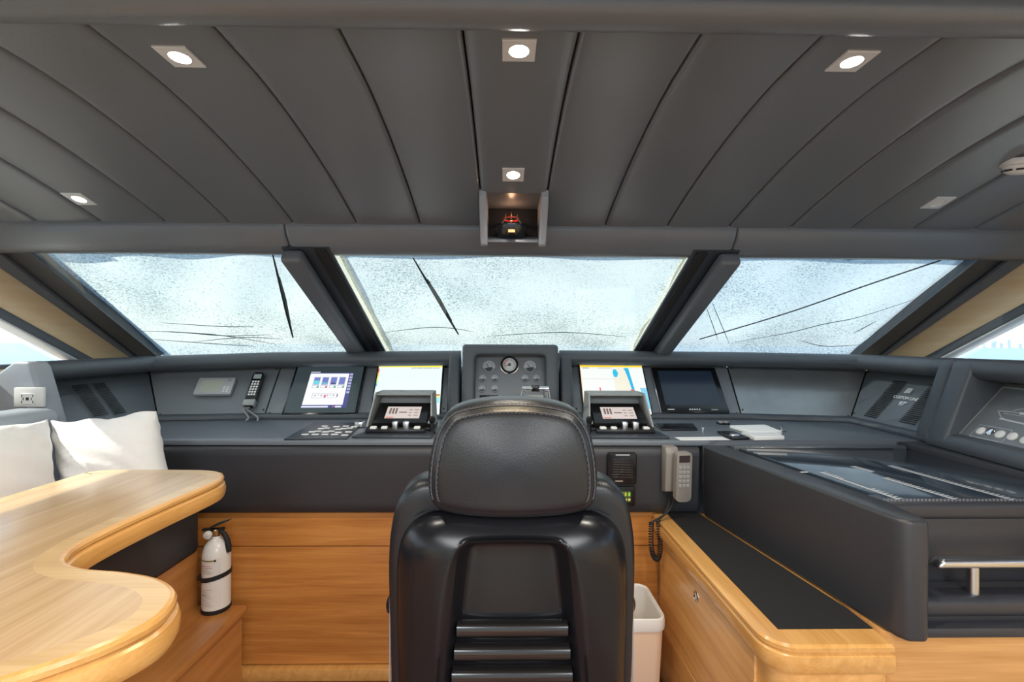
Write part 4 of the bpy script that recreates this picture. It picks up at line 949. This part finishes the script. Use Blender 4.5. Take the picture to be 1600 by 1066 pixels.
# pillows
def pillow(label, M, w, h, t_, seed, group='white pillows'):
    rnd = random.Random(seed); N = 34; vs = []; fs = []
    ph = [(rnd.uniform(2, 7), rnd.uniform(2, 7), rnd.uniform(0, 6)) for _ in range(5)]
    def P(a, b_, s_):
        fx, fy = abs(a), abs(b_)
        e = ((1-fx**2.2)*(1-fy**2.2)); th2 = t_*max(0, e)**.42
        x = a*w/2*(1-.10*(1-fy**2)*0-.05*(1-fy)**.8*fx+.02*fx*fy); y = b_*h/2*(1-.06*(1-fx)**.8*fy+.02*fx*fy)
        edge = max(fx, fy)
        wr = sum(math.sin(p*a*3+q*b_*3+r_) for p, q, r_ in ph)*.0016
        ang = math.atan2(b_, a); wr += .005*max(0, edge-.45)*math.sin(ang*23+seed)*(1-edge)*4*.8
        return V((x, y+.006*math.sin(7*a+seed)*(edge > .98), s_*(th2+(wr if edge < .99 else 0))))
    for s_ in (1, -1):
        k0 = len(vs)
        for j in range(N+1):
            for i in range(N+1):
                a = math.sin((i/N-.5)*PI); b_ = math.sin((j/N-.5)*PI); vs.append(P(a, b_, s_))
        for j in range(N):
            for i in range(N):
                a = k0+j*(N+1)+i; f_ = [a, a+1, a+N+2, a+N+1]; fs.append(f_ if s_ > 0 else f_[::-1])
    bb = B().add(vs, fs, M); o = bb.build('pillow', 'white_fabric', None, 180, recalc=False)
    bm = bmesh.new(); bm.from_mesh(o.data); bmesh.ops.remove_doubles(bm, verts=bm.verts[:], dist=.0004); bm.to_mesh(o.data); bm.free()
    tag(o, label, 'pillow', group); return o
def skew(o, r, u):
    r = V(r).normalized(); u = V(u).normalized(); n = r.cross(u).normalized(); m = Matrix.Identity(4)
    for i, c in enumerate((r, u, n)):
        for j in range(3): m[j][i] = c[j]
    m.translation = o; return m
c1 = aty(166, 706, 1.62)
pillow('white pillow standing at the dashboard end of the bench', skew(c1+V((0, .03, -.055)), (1, .12, .10), (-.36, .20, 1)), .335, .36, .075, 3)
pillow('white pillow leaning against the bench backrest behind another pillow', skew(V((-1.53, 1.335, 1.015)), (.10, 1, .0), (-.18, .05, 1)), .46, .36, .075, 5)

# ================================================================== FIRE EXTINGUISHER
ex = atz(338, 951, .371); ex = V((ex.x, ex.y-.0, .3705))
fe = thing('fire_extinguisher', ex, 'white fire extinguisher with black strap standing on the wooden step', 'fire extinguisher')
Me = T(ex)
r_ = .0525
B().lathe([(r_*.9, .014), (r_*.98, .017), (r_*.98, .225), (r_*.95, .24), (r_*.82, .262), (r_*.58, .280), (r_*.34, .289), (r_*.30, .298)], 36, Me).build('cylinder', 'white_enamel', fe, 40)
B().lathe([(r_*.97, 0), (r_*1.02, .004), (r_*1.02, .016), (r_*.95, .018)], 36, Me).build('base_ring', 'rubber', fe)
rg = []
for z, r2_ in ((-.009, 1.0), (-.009, 1.035), (.009, 1.035), (.009, 1.0)):
    rg.append([(r_*r2_*math.cos(2*PI*k/36), r_*r2_*math.sin(2*PI*k/36), .142+z+.010*math.cos(2*PI*k/36)) for k in range(36)])
B().loft(rg, True, False, True, Me).build('strap', 'rubber', fe)
B().box(-.066, -.048, -.02, .012, .122, .142, .003, 2, Me).build('strap_buckle', 'rubber', fe)
lb = B()
def curved(a0, a1, z0, z1, c, k=1.004):
    n = 8; lb.loft([[(r_*.98*k*math.cos(a), r_*.98*k*math.sin(a), z) for z in (z0, z1)] for a in [math.radians(a0+(a1-a0)*i/n) for i in range(n+1)]], False, False, False, Me, c)
curved(222, 318, .03, .115, (.74, .72, .70)); curved(222, 318, .158, .222, (.72, .70, .69)); curved(222, 300, .213, .218, (.20, .18, .02), 1.007); curved(292, 300, .211, .220, (.02, .02, .02), 1.009)
for k in range(5): curved(228, 285-8*(k % 3), .166+.007*k, .1685+.007*k, (.55, .25, .22) if k > 2 else (.45, .42, .40), 1.007)
for k in range(9): curved(228, 285-7*(k % 4), .036+.008*k, .0385+.008*k, (.5, .48, .47), 1.007)
curved(232, 262, .078, .080, (.1, .1, .1), 1.009)
stuff(lb.build('label_print', 'flat_print', fe))
vv = B().lathe([(.014, .296), (.016, .300), (.016, .322), (.011, .326)], 18, Me).build('valve', 'brass', fe)
B().lathe([(.014, 0), (.016, .004), (.016, .016), (.012, .018)], 18, Me @ T((-.020, -.016, .312)) @ Rx(PI/2+.3)).build('pressure_gauge', 'plastic_white', vv)
B().loft([[Me @ V(q) for q in ((-.055, -.008, .318), (-.055, .008, .318), (-.055, .008, .326), (-.055, -.008, .326))], [Me @ V(q) for q in ((.0, -.010, .316), (.0, .010, .316), (.0, .010, .326), (.0, -.010, .326))], [Me @ V(q) for q in ((.028, -.010, .318), (.028, .010, .318), (.028, .010, .330), (.028, -.010, .330))]]).build('carry_handle', 'rubber', fe)
B().loft([[Me @ V(q) for q in ((-.024, -.009, .326), (-.024, .009, .326), (-.024, .009, .334), (-.024, -.009, .334))], [Me @ V(q) for q in ((.015, -.010, .345), (.015, .010, .345), (.015, .010, .354), (.015, -.010, .354))], [Me @ V(q) for q in ((.056, -.006, .362), (.056, .006, .362), (.056, .006, .366), (.056, -.006, .366))]]).build('lever', 'rubber', fe)
B().tube([Me @ V(q) for q in ((.018, -.004, .318), (.034, -.006, .308), (.046, -.006, .285), (.052, -.006, .255), (.052, -.006, .235))], [.007, .009, .010, .011, .010], 12).build('nozzle', 'rubber', fe)

# ================================================================== ROOF FITTINGS
def roof_hit(u, v):
    lo, hi = .3, 2.5
    d = ray(u, v)
    for _ in range(50):
        m_ = (lo+hi)/2; z = EYE+d.z*(m_/d.y)
        if z < roof(m_): lo = m_
        else: hi = m_
    return CO+d*(lo/d.y)
WARM = (1, .80, .50)
LAMPS = [(281, 87, 'lamp_lens', 'lit square downlight by the padded beam on the dinette side of the roof', 9), (811, 77, 'lamp_lens', 'lit square downlight in the middle roof panel beside the padded beam', 24), (1331, 94, 'lamp_lens', 'glaring square downlight by the padded beam on the chart table side', 14),
         (124, 310, 'lamp_lens_dim', 'lit square downlight near the header on the dinette side of the roof', 4), (802, 272, 'lamp_lens', 'lit square downlight just aft of the roof compass', 5), (1465, 316, 'lamp_lens_dim', 'faint square downlight near the header beside the smoke detector', 2)]
for u, v, lm, lab, pw_ in LAMPS:
    p = roof_hit(u, v); e = .01; sl_y = (roof(p.y+e)-roof(p.y-e))/(2*e)
    fr = frame(p, (1, 0, 0), (0, -1, -sl_y))             # normal points down into the cabin
    r = thing('downlight', p, lab, 'downlight', 'square roof downlights')
    pl = rrect(-.035, .035, -.035, .035, .002, 1); ci = [(.021*math.cos(a), .021*math.sin(a)) for a in [PI/4+2*PI*k/32 for k in range(32)]]
    sq = []
    for k in range(32):
        a = PI/4+2*PI*k/32; c_, s_ = math.cos(a), math.sin(a); q = .035/max(abs(c_), abs(s_)); sq.append((q*c_, q*s_))
    B().loft([[(x, y, -.004) for x, y in sq], [(x, y, .004) for x, y in sq], [(x*.97, y*.97, .005) for x, y in sq], [(x, y, .005) for x, y in ci], [(x*.95, y*.95, .001) for x, y in ci]], True, False, False, fr).build('plate', 'lamp_plate', r, 30)
    B().disc(0, 0, .0205, .0015, 24, fr).build('lens', 'plastic_white' if u == 1465 else lm, r, recalc=False)
    l = bpy.data.lights.new('downlight_glow', 'SPOT'); l.energy = pw_; l.spot_size = 2.3; l.spot_blend = .6; l.shadow_soft_size = .02; l.color = WARM if u == 811 else (1, .93, .82)
    lo_ = bpy.data.objects.new('downlight_glow', l); col.objects.link(lo_); lo_.location = p+fr.col[2].to_3d()*.02; lo_.rotation_euler = (0, 0, 0)
p = roof_hit(1592, 252)
sm = thing('smoke_detector', p, 'round white smoke detector on the grey roof panels', 'smoke detector')
fr = frame(p+V((.012, 0, .002)), (1, 0, 0), (0, -1, -.2))
B().lathe([(.052, -.004), (.054, .006), (.052, .014), (.044, .017)], 32, fr).build('base', 'plastic_white', sm)
B().lathe([(.043, .016), (.043, .022), (.036, .034), (.022, .040), (.0, .041)], 32, fr).build('dome', 'plastic_white', sm)
for k in range(8):
    a = 2*PI*k/8; pts = [fr @ V((.040*math.cos(a+q), .040*math.sin(a+q), .0285)) for q in (-.28, -.1, .1, .28)]
    B().tube(pts, .003, 5).build('smoke_slot', 'rubber', sm)
# compass in its niche
XA, XB = XC-.117, XC+.117
cn = thing('compass_niche', (XC, 1.7, 1.8), 'grey padded box hanging from the roof around the lit compass', 'compass box')
zt = roof(1.6)
cpoly = [(1.592, 1.985), (1.592, 1.94), (1.68, 1.835), (1.70, 1.822), (1.72, 1.822), (1.795, 1.90), (1.795, 1.985)]
Mz = Matrix(((0, 0, 1, 0), (1, 0, 0, 0), (0, 1, 0, 0), (0, 0, 0, 1)))
ck = [(1.592, zt+.012), (1.592, zt-.02), (1.690, 1.835), (1.700, 1.818), (1.715, 1.816), (1.73, 1.822), (1.80, 1.93), (1.80, zt+.012)]
for xa in (XA-.004, XB-.022): B().prism(ck, xa, xa+.026, .006, 3, Mz).build('padded_cheek', 'leather_end', cn, 50)
B().box(XA+.02, XB-.02, 1.785, 1.795, 1.86, zt+.01).build('back_plate', 'gap_black', cn)
B().box(XA+.02, XB-.02, 1.60, 1.795, zt+.0, zt+.012).build('roof_plate', 'leather_header', cn)
B().prism([(1.712, 1.842), (1.712, 1.830), (1.79, 1.862), (1.79, 1.872)], XA+.02, XB-.02, .002, 1, Mz).build('shelf', 'leather_header', cn)
cm = aty(799, 351, 1.735)
cp_ = thing('ship_compass', cm-V((0, 0, .05)), 'small black domed compass with red ring glowing inside the roof box', 'compass')
B().lathe([(.020, -.052), (.045, -.048), (.058, -.030), (.060, -.010), (.050, -.004)], 32, T(cm)).build('bowl', 'plastic_gloss', cp_)
B().lathe([(.040, -.020), (.041, -.004), (.037, -.004)], 32, T(cm)).build('card_ring', 'plastic_black', cp_)
d = B()
for k in range(24):
    a = PI+PI*(k+.5)/24; c_, s_ = math.cos(a), math.sin(a); tx, ty = -s_, c_
    if k % 2: d.add([cm+V((.0415*c_-tx*.0025, .0415*s_-ty*.0025, -.018)), cm+V((.0415*c_+tx*.0025, .0415*s_+ty*.0025, -.018)), cm+V((.0415*c_+tx*.0025, .0415*s_+ty*.0025, -.008)), cm+V((.0415*c_-tx*.0025, .0415*s_-ty*.0025, -.008))], [[0, 1, 2, 3]], None, (.9, .8, .7))
d.build('card_marks', 'screen_print', cp_)
B().tube([cm+V((.030*math.cos(2*PI*k/28), .030*math.sin(2*PI*k/28), .020)) for k in range(28)], .0035, 8, True).build('red_ring', 'red_ring', cp_)
for k in (-1, 1): B().tube([cm+V((.020*k, -.026, .018)), cm+V((.037*k, -.034, -.006))], .0025, 6).build('stay', 'steel', cp_)
for k in (-1, 0, 1): B().tube([cm+V((.022*k, -.010, .02)), cm+V((.022*k, -.010, .044-.006*abs(k)))], [.0016, .0004], 6).build('pin', 'brass', cp_)
B().tube([cm+V((0, -.02, -.006)), cm+V((0, -.02, .012))], [.003, .0008], 6).build('lubber_pin', 'brass', cp_)
B().box(cm.x-.013, cm.x+.013, cm.y-.066, cm.y-.056, cm.z-.046, cm.z-.034, .001, 1).build('name_plate', 'brass', cp_)
B().lathe([(.004, -.001), (.004, .001)], 10, T(cm+V((0, -.01, .012)))).build('card_lamp', 'compass_glow', cp_)
lg = bpy.data.lights.new('compass_lamp', 'POINT'); lg.energy = .12; lg.color = (1, .55, .3); lg.shadow_soft_size = .004
lo_ = bpy.data.objects.new('compass_lamp', lg); col.objects.link(lo_); lo_.location = cm+V((0, -.02, .03))

# ================================================================== OUTSIDE
mat('bounce_white', (.82, .82, .80), .35)
for nm, xa, xb, xr in (('bounce_deck_left', -3.25, -2.285, -3.25), ('bounce_deck_right', 2.345, 3.31, 3.25)):  # unseen white decks, added to bounce sunlight up onto the ceiling
    dkk = struct(B().box(xa, xb, -6, 3.4, .86, .92).build(nm, 'bounce_white'))
    B().box(xr, xr+.06, -6, 3.4, .92, 1.12, .01, 2).build('bulwark', 'bounce_white', dkk)
SZ = -4.2
sea = B().add([(-9000, -9000, SZ), (9000, -9000, SZ), (9000, 9000, SZ), (-9000, 9000, SZ)], [[0, 1, 2, 3]]).build('sea', 'sea_water', None, recalc=False)
sea['kind'] = 'structure'
rnd = random.Random(4)
for i in range(9):
    d = 3000+rnd.uniform(-150, 150); u = 1538+i*13+rnd.uniform(-4, 4); p = aty(u, 541, d)
    w_ = rnd.uniform(18, 36); h_ = rnd.uniform(22, 52)
    r = thing('tower_block', (p.x, p.y, SZ), ['pale tower block on the far shore beyond the sea', 'low pale apartment block on the far shore beyond the sea'][h_ < 36], 'building', 'pale blocks on the far shore')
    B().box(p.x-w_/2, p.x+w_/2, p.y-10, p.y+10, SZ-1, SZ+h_).build('wall', 'concrete_pale', r)
    B().box(p.x-w_*.3, p.x+w_*.3, p.y-6, p.y+6, SZ+h_, SZ+h_+4).build('roof', 'concrete_pale', r)
